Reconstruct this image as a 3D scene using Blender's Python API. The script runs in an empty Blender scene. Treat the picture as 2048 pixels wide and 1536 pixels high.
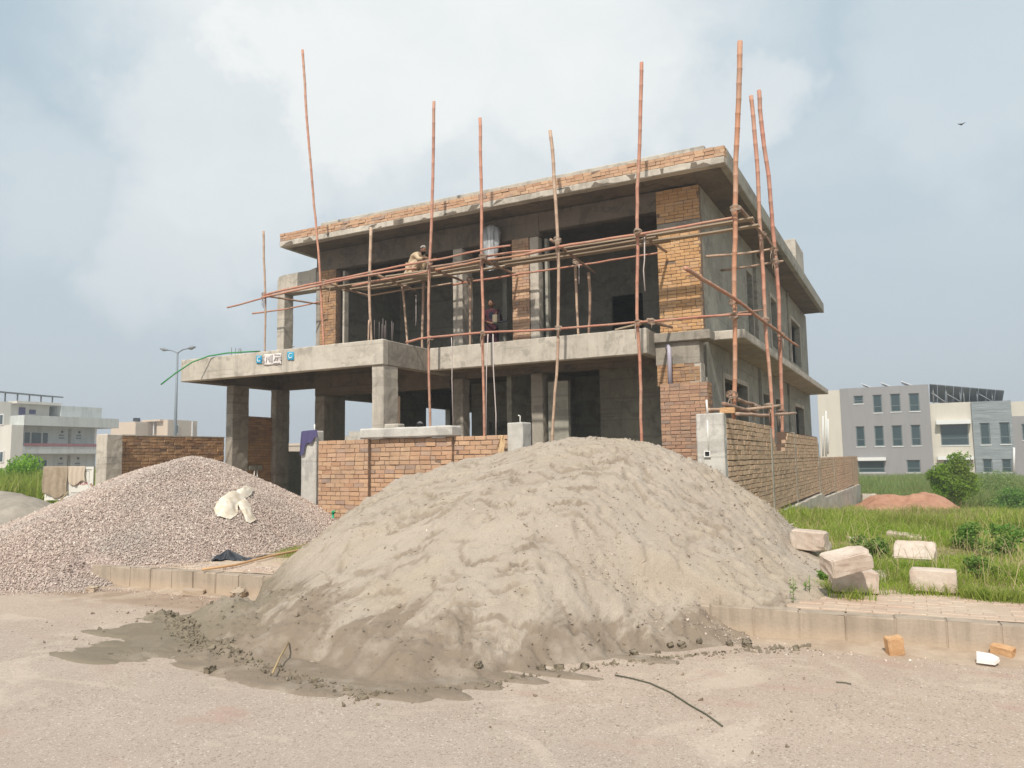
import bpy, bmesh, math, random
import numpy as np
from mathutils import Vector
R = math.radians
random.seed(7); rng = np.random.default_rng(11)
SC = bpy.context.scene
COL = SC.collection

# ------------------------------------------------------------------ camera, world, sun, exposure
CAM_H = 1.55; FPX = 1525.0; PITCH = R(5.64); ROLL = R(-0.79); YAW = R(-27.8)
_cy, _sy = math.cos(YAW), math.sin(YAW); _cp, _sp = math.cos(PITCH), math.sin(PITCH); _cr, _sr = math.cos(ROLL), math.sin(ROLL)
MC = (np.array([[_cr, -_sr, 0], [_sr, _cr, 0], [0, 0, 1]]) @ np.array([[1, 0, 0], [0, _cp, _sp], [0, -_sp, _cp]])
      @ np.array([[_cy, -_sy, 0], [0, 0, -1], [_sy, _cy, 0]]))
CC = np.array([0, 0, CAM_H])
def ray(u, v): return MC.T @ np.array([(u-1024)/FPX, (v-768)/FPX, 1.0])
def on_x(u, v, X): r = ray(u, v); return CC + r*X/r[0]
def on_y(u, v, Y): r = ray(u, v); return CC + r*Y/r[1]
def on_z(u, v, z): r = ray(u, v); return CC + r*(z-CAM_H)/r[2]
def at_d(u, v, Z): return CC + ray(u, v)*Z
cam = bpy.data.cameras.new("camera"); cam_o = bpy.data.objects.new("camera", cam); COL.objects.link(cam_o)
cam.sensor_width = 36; cam.lens = FPX/2048*36; cam.clip_end = 6000; cam.clip_start = 0.05
from mathutils import Matrix
rt, dn, fw = MC[0], MC[1], MC[2]
cam_o.matrix_world = Matrix(((rt[0], -dn[0], -fw[0], 0), (rt[1], -dn[1], -fw[1], 0), (rt[2], -dn[2], -fw[2], CAM_H), (0, 0, 0, 1)))
SC.camera = cam_o

SUN = Vector((0.125, -0.665, 0.735)).normalized()
sun_el = math.asin(SUN.z); sun_rot = math.atan2(SUN.x, SUN.y)
SKY_STRENGTH = 0.09; CLOUD_STRENGTH = 0.76
world = bpy.data.worlds.new("World"); SC.world = world; world.use_nodes = True
nt = world.node_tree; nt.nodes.clear(); N = nt.nodes.new; L = nt.links.new
out = N('ShaderNodeOutputWorld'); bg = N('ShaderNodeBackground'); bg2 = N('ShaderNodeBackground'); mix = N('ShaderNodeMixShader')
sky = N('ShaderNodeTexSky'); sky.sky_type = 'NISHITA'; sky.sun_disc = False; sky.sun_elevation = sun_el; sky.sun_rotation = sun_rot
sky.air_density = 1.0; sky.dust_density = 3.5; sky.ozone_density = 1.6; sky.altitude = 300
bg.inputs[1].default_value = SKY_STRENGTH; L(sky.outputs[0], bg.inputs[0])
tc = N('ShaderNodeTexCoord')
def vm(op, a, b):
    n = N('ShaderNodeVectorMath'); n.operation = op
    for i, x in enumerate((a, b)):
        if x is None: continue
        if isinstance(x, (tuple, list)): n.inputs[i].default_value = x
        else: L(x, n.inputs[i])
    return n
def ma(op, a, b=None, clamp=False):
    n = N('ShaderNodeMath'); n.operation = op; n.use_clamp = clamp
    for i, x in enumerate((a, b)):
        if x is None: continue
        if isinstance(x, (int, float)): n.inputs[i].default_value = x
        else: L(x, n.inputs[i])
    return n.outputs[0]
def noise_w(scale, detail, rough, vec, dist=0.0):
    n = N('ShaderNodeTexNoise'); n.inputs['Scale'].default_value = scale; n.inputs['Detail'].default_value = detail
    n.inputs['Roughness'].default_value = rough; n.inputs['Distortion'].default_value = dist; L(vec, n.inputs['Vector']); return n.outputs['Fac']
d = tc.outputs['Generated']
stretch = vm('MULTIPLY', d, (1, 1, 2.0)).outputs[0]
nbig = noise_w(2.2, 6, 0.55, stretch, 0.4); nfine = noise_w(6.0, 7, 0.6, stretch, 0.3)
# cloud banks: directions of cumulus masses (elevated, all round the sky), edges broken by noise
banks = []
for (u, v, rad, amp) in [(800, 60, 0.25, 1.0), (470, 300, 0.21, .7), (640, 150, .17, 1.), (1120, 90, 0.28, .95), (1000, 260, 0.25, .6), (330, 500, 0.13, .6), (540, 480, .11, .6),
                         (1450, 235, 0.11, .6), (1950, 60, .2, .35), (900, -200, .5, .9), (60, 330, .12, .3)]:
    r = ray(u, v); banks.append((tuple(r/np.linalg.norm(r)), rad, amp))
for (az, el, rad, amp) in [(120, 35, .5, .8), (170, 25, .4, .7), (220, 40, .55, .8), (270, 25, .35, .6), (75, 30, .3, .5), (0, 80, .4, .6), (200, 12, .3, .5)]:
    banks.append(((math.sin(R(az))*math.cos(R(el)), math.cos(R(az))*math.cos(R(el)), math.sin(R(el))), rad, amp))
wob = N('ShaderNodeTexNoise'); wob.inputs['Scale'].default_value = 4.5; wob.inputs['Detail'].default_value = 7; wob.inputs['Roughness'].default_value = .62; L(d, wob.inputs['Vector'])
wv = vm('SCALE', vm('SUBTRACT', wob.outputs['Color'], (.5, .5, .5)).outputs[0], None); wv.inputs['Scale'].default_value = 0.30
dw = vm('ADD', d, wv.outputs[0]).outputs[0]
acc = None
for (bd, rad, amp) in banks:
    dist_ = vm('DISTANCE', dw, bd).outputs['Value']
    m = N('ShaderNodeMapRange'); m.interpolation_type = 'SMOOTHSTEP'; m.inputs[1].default_value = rad; m.inputs[2].default_value = rad*0.42
    m.inputs[3].default_value = 0; m.inputs[4].default_value = amp; L(dist_, m.inputs[0])
    acc = m.outputs[0] if acc is None else ma('MAXIMUM', acc, m.outputs[0])
soft = N('ShaderNodeMapRange'); soft.interpolation_type = 'SMOOTHSTEP'; soft.inputs[1].default_value = .42; soft.inputs[2].default_value = .78; soft.inputs[4].default_value = .35
L(nbig, soft.inputs[0])
cl = ma('MAXIMUM', acc, soft.outputs[0])
cl = ma('MULTIPLY', cl, ma('ADD', ma('MULTIPLY', nfine, .5), .72))
sep = N('ShaderNodeSeparateXYZ'); L(d, sep.inputs[0])
hz = N('ShaderNodeMapRange'); hz.inputs[1].default_value = .0; hz.inputs[2].default_value = .30; hz.inputs[3].default_value = .0; hz.inputs[4].default_value = 1; L(sep.outputs[2], hz.inputs[0])
cl = ma('MULTIPLY', cl, hz.outputs[0], True)
# thin haze veil over the whole sky
veil = N('ShaderNodeMapRange'); veil.inputs[1].default_value = .0; veil.inputs[2].default_value = .5; veil.inputs[3].default_value = .96; veil.inputs[4].default_value = .80; L(sep.outputs[2], veil.inputs[0])
vmix = N('ShaderNodeMixShader'); bgv = N('ShaderNodeBackground'); bgv.inputs[1].default_value = 1.0
vr = N('ShaderNodeValToRGB'); vr.color_ramp.elements[0].position = 0.0; vr.color_ramp.elements[0].color = (.47, .515, .56, 1); vr.color_ramp.elements[1].position = .55; vr.color_ramp.elements[1].color = (.43, .55, .62, 1); e_ = vr.color_ramp.elements.new(.25); e_.color = (.49, .565, .61, 1); L(sep.outputs[2], vr.inputs[0]); L(vr.outputs[0], bgv.inputs[0])
L(veil.outputs[0], vmix.inputs[0]); L(bg.outputs[0], vmix.inputs[1]); L(bgv.outputs[0], vmix.inputs[2])
bg2.inputs[0].default_value = (.97, 1.0, 1.0, 1); bg2.inputs[1].default_value = CLOUD_STRENGTH
L(cl, mix.inputs[0]); L(vmix.outputs[0], mix.inputs[1]); L(bg2.outputs[0], mix.inputs[2]); L(mix.outputs[0], out.inputs[0])

sl = bpy.data.lights.new("sun", 'SUN'); sl.energy = 3.35; sl.angle = R(1.6); sl.color = (1.0, .94, .85)
so = bpy.data.objects.new("sun", sl); COL.objects.link(so); so.rotation_euler = (SUN).to_track_quat('Z', 'Y').to_euler(); so.location = (0, -10, 30)
SC.view_settings.view_transform = 'Standard'; SC.view_settings.look = 'None'; SC.view_settings.gamma = 1; SC.view_settings.exposure = 0.29
SC.view_settings.use_curve_mapping = False
SC.render.engine = 'CYCLES'

# ------------------------------------------------------------------ material helpers
class MB:
    def __init__(s, name, rough=.9, spec=.2):
        s.m = bpy.data.materials.new(name); s.m.use_nodes = True; s.t = s.m.node_tree; s.t.nodes.clear()
        s.o = s.n('ShaderNodeOutputMaterial'); s.b = s.n('ShaderNodeBsdfPrincipled'); s.b.inputs['Roughness'].default_value = rough
        s.b.inputs['Specular IOR Level'].default_value = spec; s.l(s.b.outputs[0], s.o.inputs[0])
        s.tc = s.n('ShaderNodeTexCoord'); s.vec = s.tc.outputs['Object']
    def n(s, t): return s.t.nodes.new(t)
    def l(s, a, b): s.t.links.new(a, b)
    def pos(s):
        g = s.n('ShaderNodeNewGeometry'); return g.outputs['Position']
    def noise(s, scale, detail=4, rough=.55, vec=None, stretch=None, dist=0):
        vec = vec if vec is not None else s.pos()
        if stretch:
            mp = s.n('ShaderNodeMapping'); mp.inputs['Scale'].default_value = stretch; s.l(vec, mp.inputs[0]); vec = mp.outputs[0]
        n = s.n('ShaderNodeTexNoise'); n.inputs['Scale'].default_value = scale; n.inputs['Detail'].default_value = detail
        n.inputs['Roughness'].default_value = rough; n.inputs['Distortion'].default_value = dist; s.l(vec, n.inputs['Vector']); return n.outputs['Fac']
    def vor(s, scale, vec=None, feature='F1', out='Distance'):
        vec = vec if vec is not None else s.pos(); n = s.n('ShaderNodeTexVoronoi'); n.inputs['Scale'].default_value = scale; n.feature = feature
        s.l(vec, n.inputs['Vector']); return n.outputs[out]
    def ramp(s, fac, stops):
        n = s.n('ShaderNodeValToRGB'); e = n.color_ramp.elements
        while len(e) < len(stops): e.new(.5)
        for i, (p, c) in enumerate(stops): e[i].position = p; e[i].color = (*c, 1) if len(c) == 3 else c
        s.l(fac, n.inputs[0]); return n.outputs[0]
    def mr(s, fac, a, b, c=0, d=1):
        n = s.n('ShaderNodeMapRange'); n.inputs[1].default_value = a; n.inputs[2].default_value = b; n.inputs[3].default_value = c; n.inputs[4].default_value = d
        s.l(fac, n.inputs[0]); return n.outputs[0]
    def mix(s, fac, a, b, mode='MIX'):
        n = s.n('ShaderNodeMix'); n.data_type = 'RGBA'; n.blend_type = mode
        for sock, x in ((n.inputs[0], fac), (n.inputs[6], a), (n.inputs[7], b)):
            if isinstance(x, (int, float)): sock.default_value = x
            elif isinstance(x, tuple): sock.default_value = (*x, 1) if len(x) == 3 else x
            else: s.l(x, sock)
        return n.outputs[2]
    def math(s, op, a, b=None, clamp=False):
        n = s.n('ShaderNodeMath'); n.operation = op; n.use_clamp = clamp
        for i, x in enumerate((a, b)):
            if x is None: continue
            if isinstance(x, (int, float)): n.inputs[i].default_value = x
            else: s.l(x, n.inputs[i])
        return n.outputs[0]
    def rnd(s):
        oi = s.n('ShaderNodeObjectInfo'); g = s.n('ShaderNodeNewGeometry')
        return s.math('FRACT', s.math('ADD', oi.outputs['Random'], g.outputs['Random Per Island']))
    def col(s, c):
        if isinstance(c, tuple): s.b.inputs['Base Color'].default_value = (*c, 1)
        else: s.l(c, s.b.inputs['Base Color'])
        return s
    def bump(s, h, strength=.3, dist=.01):
        n = s.n('ShaderNodeBump'); n.inputs['Strength'].default_value = strength; n.inputs['Distance'].default_value = dist; s.l(h, n.inputs['Height']); s.l(n.outputs[0], s.b.inputs['Normal']); return s

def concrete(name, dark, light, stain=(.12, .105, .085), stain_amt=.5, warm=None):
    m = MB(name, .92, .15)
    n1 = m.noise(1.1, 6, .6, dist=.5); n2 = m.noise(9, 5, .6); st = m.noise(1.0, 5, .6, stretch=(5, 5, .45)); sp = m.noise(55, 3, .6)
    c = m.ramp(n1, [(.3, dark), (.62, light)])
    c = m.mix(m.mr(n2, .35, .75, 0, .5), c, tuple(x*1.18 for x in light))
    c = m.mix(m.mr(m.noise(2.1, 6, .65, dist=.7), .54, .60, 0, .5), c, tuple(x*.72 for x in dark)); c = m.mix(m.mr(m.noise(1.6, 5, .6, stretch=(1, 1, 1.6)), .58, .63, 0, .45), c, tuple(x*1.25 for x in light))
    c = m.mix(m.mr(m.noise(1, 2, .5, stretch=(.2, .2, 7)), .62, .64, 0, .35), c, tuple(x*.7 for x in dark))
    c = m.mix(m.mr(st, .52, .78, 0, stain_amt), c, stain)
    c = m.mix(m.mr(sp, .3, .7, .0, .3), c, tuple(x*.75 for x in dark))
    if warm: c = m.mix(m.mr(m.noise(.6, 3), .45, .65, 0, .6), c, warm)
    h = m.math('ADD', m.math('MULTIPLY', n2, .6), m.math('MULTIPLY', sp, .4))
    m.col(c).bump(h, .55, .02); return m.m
M_CONC = concrete('raw_concrete', (.38, .34, .285), (.57, .515, .435))
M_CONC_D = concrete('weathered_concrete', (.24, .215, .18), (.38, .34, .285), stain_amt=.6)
M_PLAST = concrete('grey_plaster', (.25, .24, .205), (.38, .36, .30), stain=(.17, .16, .13), stain_amt=.45)
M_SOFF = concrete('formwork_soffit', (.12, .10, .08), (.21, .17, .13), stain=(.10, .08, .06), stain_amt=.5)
M_PILL = concrete('pale_cast_concrete', (.40, .38, .345), (.58, .55, .50), stain=(.28, .24, .19), stain_amt=.35)

def brickmat(name, stops, dirt=(.25, .2, .15), dirt_amt=.5):
    m = MB(name, .95, .1); r = m.rnd()
    c = m.ramp(r, stops)
    n = m.noise(14, 5, .65); n2 = m.noise(1.3, 4, .6); n3 = m.noise(70, 3, .6)
    c = m.mix(m.mr(n, .45, .75, 0, .55), c, m.mix(.5, c, (.55, .42, .30)))
    c = m.mix(m.mr(n2, .5, .72, 0, dirt_amt), c, dirt)
    c = m.mix(m.mr(n3, .35, .65, .25, 0), c, (.12, .07, .04))
    m.col(c).bump(m.math('ADD', n, m.math('MULTIPLY', n3, .5)), .6, .012); return m.m
M_BRICK = brickmat('orange_brick', [(0, (.48, .28, .175)), (.25, (.56, .345, .215)), (.5, (.62, .405, .255)), (.7, (.53, .33, .225)), (.88, (.65, .44, .285)), (.96, (.42, .29, .23)), (1, (.37, .27, .22))])
M_BRICK_Y = brickmat('yellow_brick', [(0, (.52, .29, .13)), (.3, (.64, .385, .18)), (.6, (.58, .34, .165)), (.85, (.68, .43, .23)), (1, (.48, .30, .18))], dirt=(.30, .24, .17), dirt_amt=.35)
M_BRICK_S = brickmat('side_brick', [(0, (.54, .36, .235)), (.3, (.64, .45, .30)), (.6, (.58, .40, .275)), (.85, (.68, .49, .33)), (1, (.47, .32, .225))], dirt=(.32, .26, .2))
M_BRICK_D = brickmat('dark_brick', [(0, (.40, .22, .12)), (.4, (.52, .32, .17)), (.8, (.46, .27, .155)), (1, (.30, .19, .13))], dirt=(.20, .15, .11), dirt_amt=.6)
M_MORT = MB('mortar'); M_MORT.col(M_MORT.ramp(M_MORT.noise(6), [(.3, (.17, .115, .08)), (.7, (.28, .20, .145))])); M_MORT = M_MORT.m

M_MORTD = MB('raked_joint'); M_MORTD.col((.13, .085, .06)); M_MORTD = M_MORTD.m
# ------------------------------------------------------------------ mesh helpers
def tagp(o, label=None, cat=None, group=None, kind=None):
    if label: o['label'] = label
    if cat: o['category'] = cat
    if group: o['group'] = group
    if kind: o['kind'] = kind
    elif cat: o['kind'] = 'thing'
    return o
def empty(name, loc=(0, 0, 0), label=None, cat=None, group=None, kind=None, parent=None):
    o = bpy.data.objects.new(name, None); o.location = loc; o.empty_display_size = .2; COL.objects.link(o)
    if parent: o.parent = parent
    return tagp(o, label, cat, group, kind)
def link(name, me, mat=None, parent=None, smooth=False):
    if mat and not me.materials: me.materials.append(mat)
    me.polygons.foreach_set('use_smooth', [bool(smooth)]*len(me.polygons))
    o = bpy.data.objects.new(name, me); COL.objects.link(o)
    if parent: 
        o.parent = parent; o.matrix_parent_inverse = Matrix.Translation(-Vector(parent.location)) if parent.parent is None else parent_inv(parent)
    return o
def parent_inv(p):
    M = Matrix.Identity(4)
    while p:
        M = Matrix.Translation(Vector(p.location)) @ (p.matrix_parent_inverse if p.parent else Matrix.Identity(4)) if False else M
        p = p.parent
    return M
def arr_mesh(name, V, F):
    """V (n,3), F list of index arrays all the same length"""
    me = bpy.data.meshes.new(name); V = np.asarray(V, np.float32); F = np.asarray(F, np.int32)
    me.vertices.add(len(V)); me.vertices.foreach_set('co', V.ravel())
    k = F.shape[1]; me.loops.add(F.size); me.loops.foreach_set('vertex_index', F.ravel())
    me.polygons.add(len(F)); me.polygons.foreach_set('loop_start', np.arange(0, F.size, k, dtype=np.int32)); me.polygons.foreach_set('loop_total', np.full(len(F), k, np.int32))
    me.update(calc_edges=True); return me
BOXF = np.array([[0, 3, 2, 1], [4, 5, 6, 7], [0, 1, 5, 4], [1, 2, 6, 5], [2, 3, 7, 6], [3, 0, 4, 7]])
def box_v(x0, x1, y0, y1, z0, z1):
    return np.array([[x0, y0, z0], [x1, y0, z0], [x1, y1, z0], [x0, y1, z0], [x0, y0, z1], [x1, y0, z1], [x1, y1, z1], [x0, y1, z1]], float)
def boxes_mesh(name, bl, jit=0.0):
    V = []; F = []
    for i, b in enumerate(bl):
        v = box_v(*b); V.append(v+(rng.normal(0, jit, v.shape) if jit else 0)); F.append(BOXF+8*i)
    return arr_mesh(name, np.concatenate(V), np.concatenate(F))
def boxes(name, bl, mat, parent=None, jit=0, bevel=0.0):
    o = link(name, boxes_mesh(name, bl, jit), mat, parent)
    if bevel:
        mo = o.modifiers.new('b', 'BEVEL'); mo.width = bevel; mo.segments = 1; mo.limit_method = 'ANGLE'
    return o
def rough_box(name, b, mat, parent=None, res=.12, amp=.012, round_=.02):
    """concrete member: box gridded, edges knocked, faces slightly uneven"""
    bm = bmesh.new(); v = box_v(*b); vs = [bm.verts.new(p) for p in v]
    for f in BOXF: bm.faces.new([vs[i] for i in f])
    bm.normal_update()
    if round_: bmesh.ops.bevel(bm, geom=bm.edges[:], offset=round_, segments=1, affect='EDGES')
    dims = [b[1]-b[0], b[3]-b[2], b[5]-b[4]]
    for ax in range(3):
        n = int(min(60, dims[ax]/res))
        for k in range(1, n):
            co = [0, 0, 0]; co[ax] = b[2*ax]+dims[ax]*k/n; no = [0, 0, 0]; no[ax] = 1
            bmesh.ops.bisect_plane(bm, geom=bm.verts[:]+bm.edges[:]+bm.faces[:], plane_co=co, plane_no=no)
    for w in bm.verts:
        p = w.co
        a = amp*(math.sin(p.x*7.1+p.z*3.3)*.4+math.sin(p.y*9.7+p.z*11.3+1)*.3+random.uniform(-.5, .5))
        w.co += w.normal*a if w.normal.length else Vector((0, 0, 0))
    me = bpy.data.meshes.new(name); bm.to_mesh(me); bm.free(); return link(name, me, mat, parent)
def wall(name, axis, c0, c1, a0, a1, z0, z1, ops, mat, parent):
    """wall along axis ('x' or 'y'), thickness c0..c1, with openings (a, b, zlo, zhi)"""
    bl = []; A = sorted({a0, a1, *[q for o in ops for q in o[:2]]})
    for a, b in zip(A[:-1], A[1:]):
        m_ = (a+b)/2; hs = sorted((o[2], o[3]) for o in ops if o[0] < m_ < o[1]); zz = z0
        for lo, hi in hs+[(z1, z1)]:
            if lo-zz > 1e-4: bl.append((a, b, c0, c1, zz, lo) if axis == 'x' else (c0, c1, a, b, zz, lo))
            zz = hi
    return boxes(name, bl, mat, parent)
def tube_v(pts, rad, sides=8, cap=True):
    P = [np.array(p, float) for p in pts]; n = len(P); V = []; F = []
    rad = [rad]*n if isinstance(rad, (int, float)) else rad
    up = np.array([.31, .17, .93]); prev = None
    for i in range(n):
        t = P[min(i+1, n-1)]-P[max(i-1, 0)]; t = t/(np.linalg.norm(t)+1e-9)
        if prev is None:
            a = np.cross(t, up); 
            if np.linalg.norm(a) < .1: a = np.cross(t, [1, 0, 0])
        else: a = prev-t*(prev@t)
        a /= np.linalg.norm(a)+1e-9; prev = a; b = np.cross(t, a)
        for k in range(sides):
            th = 2*math.pi*k/sides; V.append(P[i]+rad[i]*(math.cos(th)*a+math.sin(th)*b))
    for i in range(n-1):
        for k in range(sides):
            k2 = (k+1) % sides; F.append([i*sides+k, i*sides+k2, (i+1)*sides+k2, (i+1)*sides+k])
    V = np.array(V); F = list(F)
    if cap:
        V = np.vstack([V, P[0], P[-1]]); c0 = n*sides; c1 = c0+1
        for k in range(sides):
            k2 = (k+1) % sides; F.append([c0, k2, k, c0]); F.append([c1, (n-1)*sides+k, (n-1)*sides+k2, c1])
    return V, F
def tube(name, pts, rad, mat, parent=None, sides=8, smooth=True, many=None):
    parts = many if many else [(pts, rad)]
    V = []; F = []; off = 0
    for (p, r) in parts:
        v, f = tube_v(p, r, sides); V.append(v); F += [[i+off for i in (q if q[0] != q[3] else q[:3])] for q in f]; off += len(v)
    me = bpy.data.meshes.new(name); me.from_pydata([tuple(x) for x in np.concatenate(V)], [], F); me.update()
    return link(name, me, mat, parent, smooth)

def fbm(x, y, scale, octs=4, seed=0, gain=.5):
    g = np.random.default_rng(seed+100); out = np.zeros_like(x, float); a = 1; tot = 0
    for o in range(octs):
        S = 256; lat = g.random((S, S)); X = x*scale*2**o+37.7*o; Y = y*scale*2**o+11.3*o
        xi = np.floor(X).astype(int); yi = np.floor(Y).astype(int); fx = X-xi; fy = Y-yi; fx = fx*fx*(3-2*fx); fy = fy*fy*(3-2*fy)
        A = lat[xi % S, yi % S]; B = lat[(xi+1) % S, yi % S]; C_ = lat[xi % S, (yi+1) % S]; D = lat[(xi+1) % S, (yi+1) % S]
        out += a*((A*(1-fx)+B*fx)*(1-fy)+(C_*(1-fx)+D*fx)*fy-.5); tot += a; a *= gain
    return out/tot*2
def grid_mesh(name, X, Y, Z, mask=None):
    nx, ny = X.shape; V = np.stack([X, Y, Z], -1).reshape(-1, 3); i = np.arange(nx*ny).reshape(nx, ny)
    F = np.stack([i[:-1, :-1], i[1:, :-1], i[1:, 1:], i[:-1, 1:]], -1).reshape(-1, 4)
    if mask is not None:
        m = mask.reshape(-1); F = F[m[F].any(1)]
        used = np.unique(F); re = -np.ones(len(V), int); re[used] = np.arange(len(used)); V = V[used]; F = re[F]
    return arr_mesh(name, V, F)

# ------------------------------------------------------------------ terrain
def kerb_y(x): return 6.95+.0576*np.asarray(x, float)
def ss(a, b, x): t = np.clip((x-a)/(b-a), 0, 1); return t*t*(3-2*t)
def ground_z(x, y):
    x = np.asarray(x, float); y = np.asarray(y, float)
    right = np.interp(y, [8, 12, 16, 24.5, 40, 60, 2000], [.235, .32, .25, -.2, -1.2, -1.3, -1.3])
    left = np.interp(y, [8, 12, 30, 60, 2000], [.235, .3, .2, -.2, -.6])
    plot = np.interp(y, [8, 12], [.235, .3])
    w = ss(-3.0, -2.7, x); w2 = ss(-19.4, -19.2, x)
    inner = np.where(y < 45, plot, left)
    z = np.where(y < 46, w*right+(1-w)*(w2*inner+(1-w2)*left), ss(-45, -8, x)*right+(1-ss(-45, -8, x))*left)
    return z
gx = np.concatenate([-np.geomspace(2500, 26, 22), np.arange(-25, 12.1, .35), np.geomspace(13, 2500, 22)])
gy = np.concatenate([np.arange(7.2, 48, .35), np.geomspace(48.5, 3000, 30)])
GX, GY = np.meshgrid(gx, gy, indexing='ij')
GZ = ground_z(GX, GY)+fbm(GX, GY, .9, 3, 1)*.025*ss(8.2, 9.5, GY)
m = MB('soil')
c = m.ramp(m.noise(.8, 6, .6), [(.3, (.27, .19, .12)), (.55, (.38, .27, .18)), (.75, (.48, .35, .24))])
c = m.mix(m.mr(m.noise(.35, 4), .5, .65, 0, .6), c, (.14, .17, .06))
m.col(c).bump(m.noise(20, 5), .5, .03); M_SOIL = m.m
tagp(link('ground', grid_mesh('ground', GX, GY, GZ), M_SOIL, smooth=True), kind='structure')

# road
m = MB('dusty_asphalt', .95, .1)
P = m.pos()
n1 = m.noise(.45, 5, .6, dist=.8); n2 = m.noise(2.2, 5, .6); sp = m.noise(150, 2, .5); v = m.vor(95)
c = m.ramp(n1, [(.28, (.47, .355, .27)), (.5, (.53, .41, .32)), (.72, (.60, .475, .375))])
sep_ = m.n('ShaderNodeSeparateXYZ'); m.l(P, sep_.inputs[0])
# bare asphalt (greyer) nearer the road's middle, sand-coloured dust along the kerb
near = m.mr(m.math('ADD', sep_.outputs[1], m.math('MULTIPLY', n1, 2.2)), 4.4, 6.6, 0, 1)
c2 = m.ramp(m.noise(1.4, 4), [(.35, (.435, .355, .30)), (.65, (.51, .42, .355))])
c = m.mix(near, c2, c)
c = m.mix(m.mr(v, .1, .6, .85, .15), c, m.ramp(m.vor(95, out='Color'), [(0, (.25, .20, .165)), (.5, (.50, .41, .335)), (.86, (.58, .50, .43)), (1, (.78, .72, .64))]))
v2 = m.n('ShaderNodeTexVoronoi'); v2.inputs['Scale'].default_value = 52; m.l(m.pos(), v2.inputs['Vector']); sp2 = m.n('ShaderNodeSeparateColor'); m.l(v2.outputs['Color'], sp2.inputs[0])
wear = m.mr(m.noise(1.3, 4, .6), .35, .62, .35, 1)
c = m.mix(m.math('MULTIPLY', m.math('MULTIPLY', m.mr(sp2.outputs[0], .80, .86, 0, 1), m.mr(v2.outputs['Distance'], .42, .3, 0, 1)), m.math('MULTIPLY', wear, .8)), c, (.80, .72, .63))
c = m.mix(m.math('MULTIPLY', m.math('MULTIPLY', m.mr(sp2.outputs[1], .72, .8, 0, 1), m.mr(v2.outputs['Distance'], .5, .35, 0, 1)), m.math('MULTIPLY', wear, .75)), c, (.20, .155, .125))
c = m.mix(m.mr(sp, .35, .6, .45, 0), c, (.17, .13, .105))
c = m.mix(m.mr(m.noise(1.1, 3, .5, stretch=(1, 2.2, 1)), .62, .7, 0, .5), c, (.42, .27, .22))
c = m.mix(m.mr(m.noise(.9, 5, .6, stretch=(.6, 2.0, 1), dist=.6), .6, .66, 0, .4), c, (.58, .48, .385))
dk = m.math('SUBTRACT', m.math('ADD', m.math('MULTIPLY', sep_.outputs[0], .0576), 6.95), sep_.outputs[1])
nb = m.noise(.9, 5, .65, stretch=(.5, 1.6, 1)); bandw = m.math('MULTIPLY', m.mr(m.math('ADD', dk, m.math('MULTIPLY', nb, 1.3)), 1.62, 1.4, 0, 1), m.mr(m.math('ADD', sep_.outputs[0], nb), -5.4, -6.0, .12, 1))
c = m.mix(m.math('MULTIPLY', bandw, .8), c, m.ramp(m.noise(5, 5, .65), [(.3, (.27, .185, .13)), (.7, (.38, .275, .20))]))
c = m.mix(m.mr(m.noise(5, 6, .7), .35, .7, .22, 0), c, (.30, .235, .18)); c = m.mix(m.mr(m.noise(.7, 6, .7, dist=1.), .55, .62, 0, .3), c, (.62, .525, .42))
m.col(c).bump(m.math('ADD', v, m.math('MULTIPLY', sp, .6)), .22, .006); M_ROAD = m.m
rx = np.concatenate([-np.geomspace(2500, 40, 12), np.arange(-30, 20, 2.0), np.geomspace(22, 2500, 12)])
ry = np.linspace(0, 1, 14)
RX, RT = np.meshgrid(rx, ry, indexing='ij'); RY = -60+(np.clip(kerb_y(RX), -50, 60)+.12+60)*RT
tagp(link('road', grid_mesh('road', RX, RY, 0*RX), M_ROAD), kind='structure')

tagp(link('verge', arr_mesh('verge', [(-2500, -140, -.03), (-9.2, -140, -.03), (-9.2, 9, -.03), (-2500, 9, -.03)], [[0, 1, 2, 3]]), M_SOIL), kind='structure')
# kerb, stones one by one
m = MB('kerb_concrete', .95, .1)
n1 = m.noise(2.2, 5, .6); st = m.noise(1.6, 5, .65, stretch=(6, 6, .6)); n3 = m.noise(40, 3)
sepk = m.n('ShaderNodeSeparateXYZ'); m.l(m.pos(), sepk.inputs[0])
c = m.ramp(n1, [(.3, (.36, .29, .225)), (.7, (.46, .38, .30))])
c = m.mix(m.mr(st, .45, .62, 0, .55), c, (.27, .22, .17))
c = m.mix(m.math('MULTIPLY', m.mr(m.math('ADD', sepk.outputs[2], m.math('MULTIPLY', n1, .12)), .2, .1, 0, 1), .75), c, (.50, .39, .285))
m.col(c).bump(m.math('ADD', n1, m.math('MULTIPLY', n3, .5)), .5, .015); M_KERB = m.m
kerb = tagp(empty('kerb', (0, 0, 0)), kind='structure')
kerb_me = []
ME_ = [(-9.5, float(kerb_y(-9.5))), (7.4, float(kerb_y(7.4)))]; kf = arr_mesh('joint_fill', [(ME_[0][0], ME_[0][1]+.01, -.05), (ME_[1][0], ME_[1][1]+.01, -.05), (ME_[1][0], ME_[1][1]+.01, .238), (ME_[0][0], ME_[0][1]+.01, .238), (ME_[0][0], ME_[0][1]+.14, .238), (ME_[1][0], ME_[1][1]+.14, .238)], [[0, 1, 2, 3], [3, 2, 5, 4]]); link('joint_fill', kf, M_KERB, kerb)
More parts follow.
